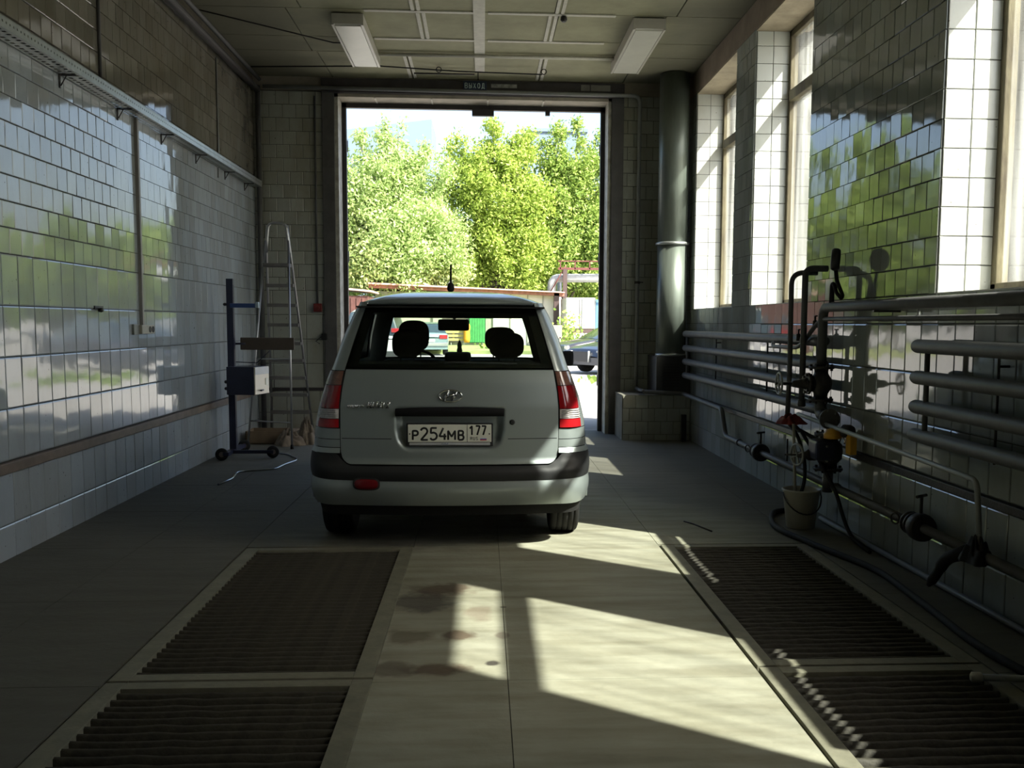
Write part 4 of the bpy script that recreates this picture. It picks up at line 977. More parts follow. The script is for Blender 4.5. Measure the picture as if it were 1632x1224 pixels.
for k, z in enumerate((.527, .737, .95, 1.16, 1.385, 1.62, 1.855, 2.09, .31)):
    t_ = z/2.36; a = FL.lerp(TL, t_); c = FR.lerp(TR, t_)
    MB().box(a.x, c.x, a.y-.085 if z < 2.05 else a.y-.22, a.y+.01, z-.02, z+.02, bev=.003).build('step', M['alu_dull'], ld)
a = BL.lerp(TL, .42); c = BR.lerp(TR, .42); MB().tube([a, c], .008, 8).build('brace', M['alu'], ld)
a = BL.lerp(TL, .12); c = BR.lerp(TR, .12); MB().tube([a, c], .008, 8).build('brace', M['alu'], ld)
for p in (FL, FR, BL, BR): MB().lathe([(.018, 0), (.016, .05)], p, n=10).build('rubber_foot', M['rubber'], ld)
# ------------------------------------------------------------------ headlamp tester on its wheeled stand
ht = thing('headlamp_tester', 'headlamp tester with a boxy lens head on a wheeled post', 'tester', (-2.62, 10.55, 0))
MB().box(-2.665, -2.595, 10.50, 10.57, .05, 1.865, bev=.004).box(-2.597, -2.592, 10.52, 10.55, .3, 1.8).build('post', M['navy_steel'], ht)
wheels = [(-2.675, 10.22), (-2.20, 10.42), (-2.62, 10.95)]
MB().box(-2.66, -2.60, 10.20, 10.95, .05, .085).box(-2.64, -2.19, 10.38, 10.42, .05, .085).build('base_bar', M['navy_steel'], ht)
for x, y in wheels:
    wq = MB().lathe([(.03, -.016), (.058, -.018), (.064, -.008), (.064, .008), (.058, .018), (.03, .016)], (x, y, .064), (.25, -.97, 0), n=24).build('wheel', M['rubber'], ht)
    MB().lathe([(.028, -.02), (.028, .02)], (x, y, .064), (.25, -.97, 0), n=16).build('wheel_hub', mat('hub_grey', (.16, .13, .12), .5), wq)
ang = math.radians(-33)
hx, hy = -2.47, 10.52
MB().box(hx-.15, hx+.15, hy-.17, hy+.17, .665, .955, rot=math.radians(-12), piv=(hx, hy), bev=.004).build('lens_box', M['navy_steel'], ht)
fx = hx+.152
def rot_(x, y, a=math.radians(-12)): return (hx+(x-hx)*math.cos(a)-(y-hy)*math.sin(a), hy+(x-hx)*math.sin(a)+(y-hy)*math.cos(a))
q = MB(); q.box(fx-.002, fx+.012, hy-.168, hy+.168, .668, .952, rot=math.radians(-12), piv=(hx, hy), bev=.002); q.build('screen_face', mat('tester_face', (.62, .56, .46), .25, var=.05), ht)
q = MB().box(fx+.010, fx+.014, hy-.165, hy+.165, .875, .95, rot=math.radians(-12), piv=(hx, hy)).build('screen_top_band', mat('tester_blue_band', (.30, .36, .44), .3), ht)
x_, y_ = rot_(fx+.02, hy-.02); MB().box(x_-.01, x_+.01, y_-.05, y_+.05, .70, .715, bev=.004).build('handle', M['black_plastic'], ht)
x_, y_ = rot_(fx+.014, hy+.11); MB().box(x_-.003, x_+.003, y_-.03, y_+.03, .76, .83, rot=math.radians(-12)).build('sticker', mat('sticker_white', (.8, .78, .7), .4), ht)
for z in (.72, .79): MB().lathe([(.012, 0), (.018, .01), (.018, .035), (.008, .045)], (-2.665, 10.53, z), (-1, 0, 0), n=12).build('clamp_knob', M['black_plastic'], ht)
MB().lathe([(.01, 0), (.016, .01), (.016, .03), (.008, .04)], (-2.665, 10.53, 1.60), (-1, 0, 0), n=12).build('clamp_knob', M['black_plastic'], ht)
ar = MB().box(-2.62, -2.34, 10.46, 10.50, 1.565, 1.61, bev=.004).build('sight_arm', M['blue_paint'], ht)
MB().box(-2.36, -2.325, 10.45, 10.505, 1.565, 1.625, bev=.004).build('sight_tip', mat('tip_pale', (.35, .45, .52), .4), ar)
MB().box(-2.555, -1.995, 10.60, 10.63, 1.125, 1.255, bev=.008).build('cross_board', M['brown_board'], ht)
MB().tube([(-2.60, 10.58, 1.19), (-2.50, 10.60, 1.19)], .012, 8).tube([(-2.63, 10.58, 1.0), (-2.4, 10.66, .985), (-2.25, 10.62, 1.12)], .005, 6).build('board_bracket', M['navy_steel'], ht)
# box and rag by the ladder's foot
t = thing('cardboard_box', 'low open cardboard tray under the stepladder', 'box', (-2.56, 11.75, 0))
b = MB().box(-2.76, -2.32, 11.60, 11.61, 0, .15).box(-2.76, -2.32, 11.98, 11.99, 0, .15).box(-2.76, -2.75, 11.6, 11.99, 0, .15).box(-2.33, -2.32, 11.6, 11.99, 0, .15).box(-2.76, -2.32, 11.6, 11.99, 0, .01)
b.build('box_walls', M['cardboard'], t)
MB().box(-2.34, -2.20, 11.60, 11.99, .135, .145, ).build('box_flap', M['cardboard'], t)
def heap(cx, cy, rx, ry, h, seed, m, name='cloth', parent=None):
    rr = random.Random(seed); ph = [rr.uniform(0, 6) for _ in range(6)]
    b = MB()
    def P(u, v):
        a = 2*PI*u; r = 1-v; k = 1+.13*math.sin(3*a+ph[0])+.10*math.sin(5*a+ph[1])+.05*math.sin(11*a+ph[2])
        z = h*(1-r**2.2)*(1+.22*math.sin(4*a+ph[3]+6*r)+.14*math.sin(9*a+ph[4]-9*r))
        return (cx+rx*r*k*math.cos(a), cy+ry*r*k*math.sin(a), max(0, z)+.002)
    b.grid(P, 64, 18); b.v = [v for v in b.v]; return b.build(name, m, parent)
tag(heap(-2.24, 11.50, .17, .14, .15, 3, M['rag']), 'crumpled brownish rag heap beside the cardboard tray', 'rag')
tag(heap(-2.055, 11.62, .11, .12, .24, 5, M['rag']), 'taller crumpled sacking heap at the stepladder foot', 'sack')
tag(MB().tube([(-2.30, 8.65, .008), (-2.26, 9.0, .008), (-2.32, 9.4, .008), (-2.15, 9.5, .008), (-2.0, 9.56, .008), (-1.97, 9.9, .008), (-1.90, 10.2, .008), (-2.05, 10.6, .008), (-2.3, 10.85, .008)], .009, 6, bend=.1).build('loose_cable', mat('silvery_cable', (.35, .38, .42), .25, metal=.5)), 'thin silvery cable lying on the floor by the tester', 'cable')
# ------------------------------------------------------------------ far right corner: duct, vent, plinth
du = thing('ventilation_duct', 'fat round sheet metal duct standing in the far right corner', 'duct', (2.318, 12.13, 1.05))
MB().lathe([(.182, 0), (.182, 1.33)], (2.318, 12.13, 1.05), n=40).build('duct_section', M['duct'], du)
MB().lathe([(.182, 0), (.182, 2.0)], (2.318, 12.13, 2.42), n=40).build('duct_section', M['duct'], du)
MB().lathe([(.182, 0), (.205, .005), (.205, .03), (.182, .04)], (2.318, 12.13, 2.38), n=40).build('flange', M['galv'], du)
MB().lathe([(.19, 0), (.19, .03)], (2.318, 12.13, 1.03), n=40).build('flange', M['galv'], du)
vb = thing('vent_box', 'dark metal vent box with a louvred grille below the duct', 'vent', (2.33, 12.2, .57))
MB().box(2.12, 2.535, 11.98, 12.64, .57, 1.03, bev=.006).build('box_body', mat('vent_box_paint', (.045, .045, .042), .6, var=.3), vb)
for k in range(9): MB().box(2.20, 2.40, 11.965, 11.99, .66+k*.033, .675+k*.033).build('louvre', M['pipe_dark'], vb)
pb = thing('tiled_plinth', 'low tiled plinth beside the gate with a chipped top corner', 'plinth', (2.12, 12.35, 0))
MB().box(1.70, 2.545, 11.96, 12.645, 0, .555, bev=.004).build('plinth_core', mat('plinth_core', (.16, .15, .12), .9, var=.3), pb)
xs0 = [1.705, 1.86, 2.015, 2.17, 2.325, 2.48]; rowsz = [(.395, .548, 0), (.235, .388, 1), (.075, .228, 0), (.0, .068, 1)]
for z0, z1, st in rowsz:
    x = 1.712-(.078 if st else 0)
    while x < 2.53:
        a = max(x, 1.71); c = min(x+.150, 2.54)
        if c-a > .03: MB().box(a, c, 11.950, 11.962, z0, z1, bev=.002).build('tile', M['tile_end'], pb)
        x += .156
tag(MB().box(2.40, 2.46, 11.76, 11.83, 0, .33, bev=.004).build('pipe_stub_post', M['pipe_dark']), 'short dark post on the floor in the far right corner', 'post')
# ------------------------------------------------------------------ radiators made of tubes
def radiator(y0, y1, zs_, lab, x=2.44, r=.039, near_cap=False):
    t = thing('tube_radiator', lab, 'radiator', (x, (y0+y1)/2, zs_[-1]), 'tube radiators on the right wall')
    for z in zs_:
        pr = [(.008, 0), (.024, .006), (.035, .018), (r, .038), (r, y1-y0-.038), (.035, y1-y0-.018), (.024, y1-y0-.006), (.008, y1-y0)]
        MB().lathe(pr, (x, y0, z), (0, 1, 0), n=20).build('radiator_tube', M['pipe'], t)
    for y in (y0+.16, y1-.16): MB().tube([(x, y, zs_[0]), (x, y, zs_[-1])], .016, 8).build('connector', M['pipe'], t)
    for y in (y0+(y1-y0)*.33, y0+(y1-y0)*.72): MB().tube([(x+.055, y, zs_[-1]-.06), (x+.055, y, zs_[0]+.02)], .007, 6).tube([(x+.055, y, zs_[-1]-.04), (XR, y, zs_[-1]-.04)], .007, 6).tube([(x+.055, y, zs_[0]-.08), (XR, y, zs_[0]-.08)], .007, 6).build('wall_bracket', M['pipe_dark'], t)
    return t
radiator(6.92, 11.85, (1.305, 1.135, .972, .808), 'long tube radiator on the right wall running to the duct')
radiator(2.55, 5.46, (1.305, 1.130, .965, .805), 'tube radiator on the right wall in the foreground, round tube ends showing')
def handwheel(b_parent, o, ax, R, name='handwheel'):
    o = Vector(o); ax = Vector(ax).normalized(); u = ax.orthogonal().normalized(); v = ax.cross(u)
    b = MB().ring(o, ax, R, R*.11, 26, 8)
    for k in range(4):
        a = PI/2*k+.4; b.tube([o, o+(math.cos(a)*u+math.sin(a)*v)*R], R*.08, 6)
    b.lathe([(R*.2, -R*.15), (R*.2, R*.15)], o, ax, n=10)
    return b.build(name, M['pipe_light'], b_parent)
def flange(b, o, ax, R, th=.018, bolts=6):
    o = Vector(o); ax = Vector(ax).normalized(); b.lathe([(R, -th/2), (R, th/2)], o, ax, n=22)
    u = ax.orthogonal().normalized(); v = ax.cross(u)
    for k in range(bolts):
        a = 2*PI*k/bolts; c = o+(math.cos(a)*u+math.sin(a)*v)*R*.8; b.lathe([(.010, -th*1.3), (.010, th*1.3)], c, ax, n=6)
def gate_valve(lab, x, y, z, wheel_x, R):
    t = thing('gate_valve', lab, 'valve', (x, y, z))
    b = MB().lathe([(.045, -.115), (.05, -.07), (.072, -.035), (.078, 0), (.072, .035), (.05, .07), (.045, .115)], (x, y, z), (0, 0, 1), n=22)
    flange(b, (x, y, z+.115), (0, 0, 1), .088); flange(b, (x, y, z-.115), (0, 0, 1), .088)
    b.build('valve_body', M['pipe_dark'], t)
    b = MB().lathe([(.055, 0), (.06, .06), (.045, .075), (.03, .12), (.022, .17), (.014, .18)], (x-.03, y, z), (-1, 0, 0), n=18)
    flange(b, (x-.095, y, z), (-1, 0, 0), .078)
    b.build('bonnet', M['pipe_dark'], t)
    MB().tube([(x-.1, y, z), (wheel_x-.03, y, z)], .010, 8).build('spindle', M['pipe_dark'], t)
    handwheel(t, (wheel_x, y, z), (1, 0, 0), R)
    return t
RX, RY = 2.402, 6.89
t = thing('riser_pipe', 'thick grey heating pipe along the window sill bending down to the valves', 'pipe', (RX, RY, .3))
MB().tube([(RX, 2.2, 1.545), (RX, RY, 1.545), (RX, RY, 1.12)], .034, 16, bend=.09, seg=8).build('pipe_run', M['pipe'], t)
b = MB().tube([(RX, RY, .90), (RX, RY, .79), (RX, RY-.20, .77)], .042, 14, bend=.10)
flange(b, (RX, RY-.20, .77), (0, 1, 0), .072)
b.build('pipe_elbow', M['pipe'], t)
MB().tube([(RX, RY-.20, .42), (RX, RY-.20, .26)], .036, 14).build('pipe_stub', M['pipe'], t)
for y in (5.9, 4.2, 3.0): MB().box(RX-.036, RX+.13, y-.012, y+.012, 1.50, 1.512).build('pipe_bracket', M['pipe_dark'], t)
gate_valve('upper gate valve on the sill riser, wheel turned toward the room', RX, RY, 1.005, 2.10, .074)
t2 = thing('return_pipe', 'thin grey pipe below the sill pipe curving down to the long radiator', 'pipe', (RX, 5, 1.46))
MB().tube([(RX, 2.2, 1.462), (RX, 6.95, 1.462), (RX-.03, 7.30, 1.25), (RX-.04, 7.95, 1.245), (RX-.02, 8.0, 1.28)], .016, 10, bend=.12, seg=7).build('pipe_run', M['pipe'], t2)
for y in (7.05, 7.42):
    MB().lathe([(.018, 0), (.018, .05), (.007, .055), (.007, .085)], (RX, y, 1.30 if y > 7.2 else 1.40), n=10).tube([(RX, y-.035, (1.30 if y > 7.2 else 1.40)+.085), (RX, y+.035, (1.30 if y > 7.2 else 1.40)+.085)], .006, 6).build('tap', M['pipe_dark'], t2)
for y in (5.35, 3.6): MB().tube([(RX, y, 1.545), (RX, y, 1.462)], .008, 6).build('pipe_tie', M['pipe_light'], t2)
# swan neck pipes
tag(MB().tube([(2.27, 7.22, .72), (2.255, 7.15, 1.1), (2.25, 7.15, 1.80), (2.44, 7.15, 1.80)], .019, 12, bend=.10, seg=8).tube([(2.255, 7.17, .74), (2.30, 7.05, .66), (2.40, 6.95, .60)], .015, 8).build('swan_neck_pipe', M['pipe']), 'outer tall pipe bent over at the top, left of the pair by the valves', 'pipe')
tag(MB().tube([(2.345, 7.13, .86), (2.345, 7.13, 1.83), (2.47, 7.13, 1.83), (2.51, 7.13, 1.83)], .023, 12, bend=.07, seg=8).lathe([(.023, 0), (.03, .01), (.03, .05), (.02, .055)], (2.345, 7.13, .82), n=12).build('swan_neck_pipe', M['pipe']), 'inner thicker tall pipe bent over at the top, right of the pair by the valves', 'pipe')
# disc on a bent arm
t = thing('disc_lamp', 'round black disc on a bent arm standing on the sill pipe', 'disc', (2.42, 6.66, 1.6))
MB().lathe([(.045, -.031), (.068, -.027), (.076, -.012), (.076, .012), (.066, .030), (.045, .033)], (2.395, 6.66, 1.865), (.94, -.33, -.06), n=28).build('disc_head', M['black_plastic'], t)
MB().tube([(2.40, 6.66, 1.80), (2.41, 6.66, 1.72), (2.44, 6.62, 1.62), (2.43, 6.62, 1.60), (2.41, 6.66, 1.64), (2.40, 6.68, 1.70), (2.40, 6.72, 1.70), (2.40, 6.72, 1.575)], [.014, .014, .013, .013, .013, .014, .016, .018], 10, bend=.02).build('bent_arm', M['rubber'], t)
# lower motor valve
mv = thing('control_valve', 'lower valve with dark blue body and yellow cover beside the bucket', 'valve', (RX, RY-.2, .55))
b = MB().lathe([(.06, -.13), (.062, -.08), (.09, -.05), (.095, .0), (.09, .05), (.062, .08), (.06, .13)], (RX, RY-.20, .545), (0, 0, 1), n=22)
flange(b, (RX, RY-.20, .665), (0, 0, 1), .10); flange(b, (RX, RY-.20, .425), (0, 0, 1), .10)
b.build('valve_body', M['pipe_dark'], mv)
MB().box(2.26, 2.40, RY-.36, RY-.18, .50, .635, bev=.02).build('blue_casting', M['navy_steel'], mv)
MB().lathe([(.06, 0), (.062, .03), (.045, .06), (.01, .07)], (2.37, RY-.36, .655), (0, 0, 1), n=20).build('yellow_cap', M['yellow_cast'], mv)
MB().box(2.43, 2.48, RY-.52, RY-.44, .56, .70, bev=.008).build('yellow_bracket', M['yellow_cast'], mv)
MB().lathe([(.035, 0), (.045, .02), (.045, .07), (.02, .09)], (2.47, RY-.46, .71), (-.6, .8, 0), n=16).build('motor_head', M['pipe_dark'], mv)
MB().tube([(2.40, RY-.42, .64), (2.40, RY-.44, .67), (2.41, RY-.47, .665), (2.41, RY-.48, .63)], .006, 6, bend=.02).build('bright_clip', M['chrome'], mv)
for z in (.50, .60): MB().lathe([(.009, 0), (.009, .01)], (2.33, RY-.365, z), (0, -1, 0), n=8).build('bright_bolt', M['chrome'], mv)
b = MB().lathe([(.04, 0), (.04, .05), (.024, .07), (.022, .12), (.01, .13)], (2.31, RY-.2, .52), (-1, .1, 0), n=16); b.build('bonnet', M['pipe_dark'], mv)
MB().tube([(2.2, RY-.19, .52), (2.10, RY-.17, .52)], .007, 6).build('spindle', M['pipe_dark'], mv)
handwheel(mv, (2.185, RY-.18, .52), (.96, .28, 0), .074)
# long thin pipe dropping to the low pipe
tag(MB().tube([(2.36, 7.25, .755), (2.42, 4.66, .665), (2.42, 4.60, .33)], .0145, 10, bend=.05).build('drop_pipe', M['pipe_light']), 'thin pale pipe sloping along the right wall then dropping to the low pipe', 'pipe')
t = thing('pipe_joint_wrap', 'dark rag wrapped joint at the foot of the dropping pipe', 'joint', (2.40, 4.62, .30))
b = heap(2.41, 4.61, .075, .10, .10, 8, M['rubber'], 'wrap', t)
b.data.transform(Matrix.Translation((0, 0, .27)))
MB().tube([(2.40, 4.66, .31), (2.36, 4.82, .24), (2.33, 4.86, .14), (2.30, 4.88, .08)], [.04, .032, .026, .010], 10, bend=.05).build('wrap_tail', M['rubber'], t)
def low_valve(y, lab, R=.066):
    t = thing('low_valve', lab, 'valve', (2.44, y, .30), 'flanged valves on the low pipe')
    b = MB().lathe([(R, -.03), (R, -.015), (.04, -.01), (.04, .01), (R, .015), (R, .03)], (2.44, y+.10, .30), (0, 1, 0), n=22)
    b.lathe([(R*1.1, -.05), (R*1.2, -.02), (R*1.2, .02), (R*.9, .05)], (2.44, y, .30), (0, 1, 0), n=22).build('valve_body', M['pipe_dark'], t)
    MB().tube([(2.44, y, .36), (2.44, y, .47)], .010, 8).tube([(2.40, y-.03, .475), (2.48, y+.03, .475)], .009, 8).build('tap_handle', M['pipe_dark'], t)
    MB().ring((2.38, y+.20, .31), (1, .5, 0), .030, .006, 16, 6).build('ring_tag', M['pipe_dark'], t)
low_valve(8.50, 'far flanged valve on the low pipe of the right wall, beyond the bucket')
low_valve(5.30, 'near flanged valve on the low pipe of the right wall, below the foreground radiator')
# bucket, stick, hoses, red rag
t = thing('bucket', 'dirty white plastic bucket on the floor under the valves', 'bucket', (2.235, 6.74, 0))
MB().lathe([(.095, .0), (.098, .005), (.128, .255), (.136, .262), (.136, .272), (.128, .274), (.122, .262), (.092, .012), (.0, .012)], (2.235, 6.74, .002), n=36).build('bucket_shell', M['bucket'], t)
pts = [(2.235+.134*math.cos(a)*1.0, 6.74-.134*math.sin(a)*.98-.006, .25-.135*math.sin(a)) for a in [PI*k/14 for k in range(15)]]
MB().tube(pts, .0055, 6).build('bucket_handle', M['black_plastic'], t)
tag(MB().tube([(2.205, 6.75, .02), (2.20, 6.85, .72)], .011, 8).build('wooden_stick', mat('pale_stick', (.34, .32, .27), .7)), 'pale stick standing upright in the bucket', 'stick')
r_ = heap(2.235, 7.04, .10, .14, .055, 12, M['red_cloth'], 'red_rag'); r_.data.transform(Matrix.Translation((0, 0, .705))); tag(r_, 'dark red rag draped over the swan neck pipe above the bucket', 'rag')
tag(MB().tube([(2.25, 7.1, .69), (2.27, 6.95, .62), (2.275, 6.80, .45), (2.27, 6.78, .32), (2.225, 6.74, .22), (2.215, 6.73, .05)], .014, 8, bend=.08).build('hose', M['rubber']), 'black hose hanging down into the bucket', 'hose')
tag(MB().tube([(2.30, 7.0, .66), (2.34, 6.62, .45), (2.40, 6.50, .28), (2.43, 6.42, .10), (2.44, 6.30, .016), (2.40, 5.9, .016)], .013, 8, bend=.08).build('hose', M['rubber']), 'black hose hanging down right of the bucket to the floor', 'hose')
tag(MB().tube([(2.42, 7.3, .02), (2.2, 7.25, .02), (2.08, 6.95, .02), (2.02, 6.62, .02), (2.12, 6.1, .02), (2.27, 5.45, .02), (2.22, 4.7, .02), (2.17, 4.1, .02), (2.25, 3.2, .02)], .019, 10, bend=.2, seg=8).build('floor_hose', M['rubber']), 'thick black hose looping round the bucket and along the floor', 'hose')
tag(MB().tube([(2.45, 6.95, .022), (2.485, 4.3, .022), (2.49, 2.2, .022)], .017, 10, bend=.1).build('skirting_pipe', M['pipe']), 'thin grey pipe lying along the foot of the right wall', 'pipe')
t = thing('capped_pipe', 'pale capped pipe end lying over the foreground grating', 'pipe', (2.1, 3.68, .03))
MB().tube([(1.97, 3.70, .03), (2.5, 3.62, .03)], .014, 10).build('pipe_run', M['pipe_light'], t)
MB().lathe([(.012, 0), (.021, .006), (.021, .04), (.014, .045)], (1.935, 3.705, .03), (1, -.15, 0), n=14).build('pipe_cap', M['bucket'], t)
tag(MB().tube([(2.49, 7.9, .49), (2.49, 7.9, .30), (2.46, 7.9, .28)], .008, 6).build('strap', M['pipe_dark']), 'thin dark strap from the wall rail to the low pipe', 'strap')
tag(MB().tube([(1.45, 6.95, .004), (1.50, 6.85, .004), (1.57, 6.60, .004)], .006, 6, bend=.03).build('twig', M['pipe_dark']), 'thin dark twig like scrap on the floor above the right grating', 'scrap')
# ------------------------------------------------------------------ outside
G = MB(); G.box(-150, 150, YE+.40, 260, -.3, -.015); gr = tag(G.build('ground', mat('yard_ground', (.36, .345, .31), .9, var=.12, scale=.8, bump=.1)), 'pale sunlit yard ground outside the gate', 'ground'); del gr['label']; del gr['category']; gr['kind'] = 'structure'
G = MB(); G.box(XR+WT, 150, -60, YE+.40, -.3, -.015).box(-150, XL-.35, -60, YE+.4, -.3, -.015); gr2 = struct(G.build('ground', bpy.data.materials['yard_ground']))
rampm = mat('threshold_concrete', (.30, .29, .26), .9, var=.2, scale=3, bump=.2)
struct(MB().prism([(YE+.40, -.014), (YE+1.3, -.012), (YE+1.3, -.10), (YE+.40, -.10)], 'x', -2.3, 2.2).build('trim_1', rampm))
lawn = MB().box(-20, 3.4, 46, 58, -.02, .14); struct(lawn.build('kerb_ground', mat('kerb_grass', (.24, .27, .10), .95, var=.4, scale=1.2)))
# ---- shed, fence, gates
sh = thing('shed', 'long low shed with white wall and rust brown roof edge', 'shed', (-4, 62, 0))
MB().box(.6, 4.3, 58.5, 60.4, 0, 3.15).build('shed_wall', mat('whitewash', (.70, .66, .58), .85, var=.08), sh)
MB().box(-6.3, .6, 58.6, 60.4, 0, 3.25).build('shed_wall', mat('yellowish_fence', (.34, .36, .26), .85, var=.12), sh)
MB().prism([(-6.6, 3.42), (4.75, 3.02), (4.75, 3.22), (-6.6, 3.66)], 'y', 57.9, 60.6).build('shed_roof', mat('rusty_roof', (.30, .13, .09), .7, var=.3), sh)
MB().prism([(-6.6, 3.62), (4.75, 3.20), (4.75, 3.26), (-6.6, 3.72)], 'y', 57.6, 58.0).build('roof_edge', mat('pale_roof_edge', (.55, .36, .30), .6, var=.2), sh)
MB().box(4.15, 4.45, 57.9, 58.4, 0, 3.2).build('corner_post', mat('rust_post', (.07, .045, .04), .7), sh)
for x in (-2.9, -1.9, 1.6, 2.6, 3.5): MB().box(x, x+.06, 58.44, 58.52, 0, 3.1).build('wall_seam', mat('seam_grey', (.34, .33, .27), .8), sh)
gd = thing('green_gate', 'green sheet metal door in the shed wall', 'gate', (-.3, 58.4, 0))
for k in range(6): MB().box(-.78+k*.15, -.64+k*.15, 58.36, 58.42, .3, 2.5).build('gate_slat', mat('green_paint', (.05, .26, .07), .5, var=.2), gd)
MB().box(-.82, .16, 58.38, 58.45, .25, 2.55).build('gate_frame', mat('dark_green', (.02, .10, .03), .6), gd)
rc = thing('rusty_container', 'dark rust red container left of the shed, behind the cars', 'container', (-9, 50, 0))
MB().box(-14, -6.2, 54.0, 58.0, 0, 2.85).build('container_body', mat('rust_red', (.09, .035, .03), .8, var=.5, scale=1.5), rc)
for k in range(26): MB().box(-14+k*.3, -13.88+k*.3, 53.95, 54.0, .1, 2.75).build('rib', bpy.data.materials['rust_red'], rc)
MB().prism([(-14.2, 3.75), (-6.0, 3.05), (-6.0, 3.15), (-14.2, 3.85)], 'y', 53.8, 58.2).build('container_roof', bpy.data.materials['pale_roof_edge'], rc)
plm = mat('pallet_wood', (.42, .34, .13), .8, var=.15)
pt = thing('pallet', 'yellowish wooden pallet leaning by the green gate', 'pallet', (-1.7, 57.6, .3))
for z in (.40, .62, .84, 1.06, 1.28): MB().box(-2.35, -1.05, 57.55, 57.6, z, z+.13).build('slat', plm, pt)
for x in (-2.35, -1.76, -1.15): MB().box(x, x+.11, 57.6, 57.7, .38, 1.42).build('bearer', plm, pt)
MB().box(-2.4, -1.0, 58.42, 58.5, .3, 1.7).build('dark_backing', mat('dark_backing', (.07, .06, .04), .8), sh)  # plain dark board added behind the pallet so its gaps read dark
ob = thing('orange_drum', 'orange and brown drum standing between pallet and green gate', 'drum', (-.95, 57.5, 0))
MB().lathe([(.16, .3), (.19, .5), (.18, .9), (.20, 1.25), (.1, 1.5), (.05, 1.6)], (-.93, 57.4, 0), n=14).build('drum_body', mat('orange_plastic', (.75, .33, .03), .5), ob)
# ---- pipe rack at the right
pr_ = thing('overhead_pipe', 'thick silver lagged pipe on posts above the yard', 'pipe', (4.5, 61.3, 0))
MB().tube([(4.25, 61.4, 0), (4.25, 61.4, 4.22), (14, 61.2, 4.30)], .27, 16, bend=.5).build('pipe_run', mat('lagging', (.34, .36, .35), .5, metal=.2, var=.2), pr_)
MB().tube([(4.75, 61.9, 0), (4.75, 61.9, 4.0)], .17, 10).build('pipe_run', M['galv'], pr_)
tg = thing('steel_gantry', 'rust red steel gantry above the silver pipe', 'gantry', (7, 61, 4.7))
rs = mat('gantry_red', (.12, .035, .028), .6, var=.3)
MB().box(4.6, 16, 60.8, 60.92, 4.70, 4.84).build('gantry_beam', rs, tg); MB().box(4.6, 16, 60.8, 60.92, 5.20, 5.27).build('gantry_rail', rs, tg)
for x in (4.7, 5.6, 6.5, 7.4): MB().box(x, x+.07, 60.8, 60.9, 4.75, 5.25).build('gantry_post', rs, tg)
MB().box(4.90, 5.15, 60.75, 60.98, 0, 4.75).build('gantry_leg', bpy.data.materials['rust_post'], tg)
MB().tube([(4.1, 60.85, 3.3), (5.1, 60.85, 5.0)], .04, 6).build('gantry_brace', rs, tg)
# ---- trailer
tb = thing('box_trailer', 'white sheet metal box trailer with a blue side panel', 'trailer', (5.5, 56, 0))
MB().box(4.62, 6.25, 55, 59, 1.15, 2.86, bev=.02).build('box_body', mat('trailer_white', (.62, .60, .57), .45, col2=(.40, .38, .36), scale=1.4), tb)
for x in (5.38, 5.50): MB().box(x, x+.05, 54.96, 55.0, 1.2, 2.8).build('door_bar', M['galv'], tb)
for x in (4.62, 6.2): MB().box(x, x+.05, 54.97, 55.02, 1.15, 2.86).build('corner_strip', M['galv'], tb)
MB().box(4.8, 6.1, 54.9, 58.8, .9, 1.12).build('chassis', bpy.data.materials['rust_post'], tb)
for x in (4.95, 5.85): MB().lathe([(.2, -.12), (.42, -.12), (.42, .12), (.2, .12)], (x, 55.6, .42), (1, 0, 0), n=20).build('trailer_wheel', M['rubber'], tb)
tag(MB().box(6.28, 8.2, 55.0, 55.2, .5, 2.75).box(6.28, 8.2, 54.9, 55.0, 2.6, 2.75).build('blue_container', mat('blue_sheet', (.10, .26, .42), .5, var=.2)), 'blue sheet metal container right of the white trailer', 'container')
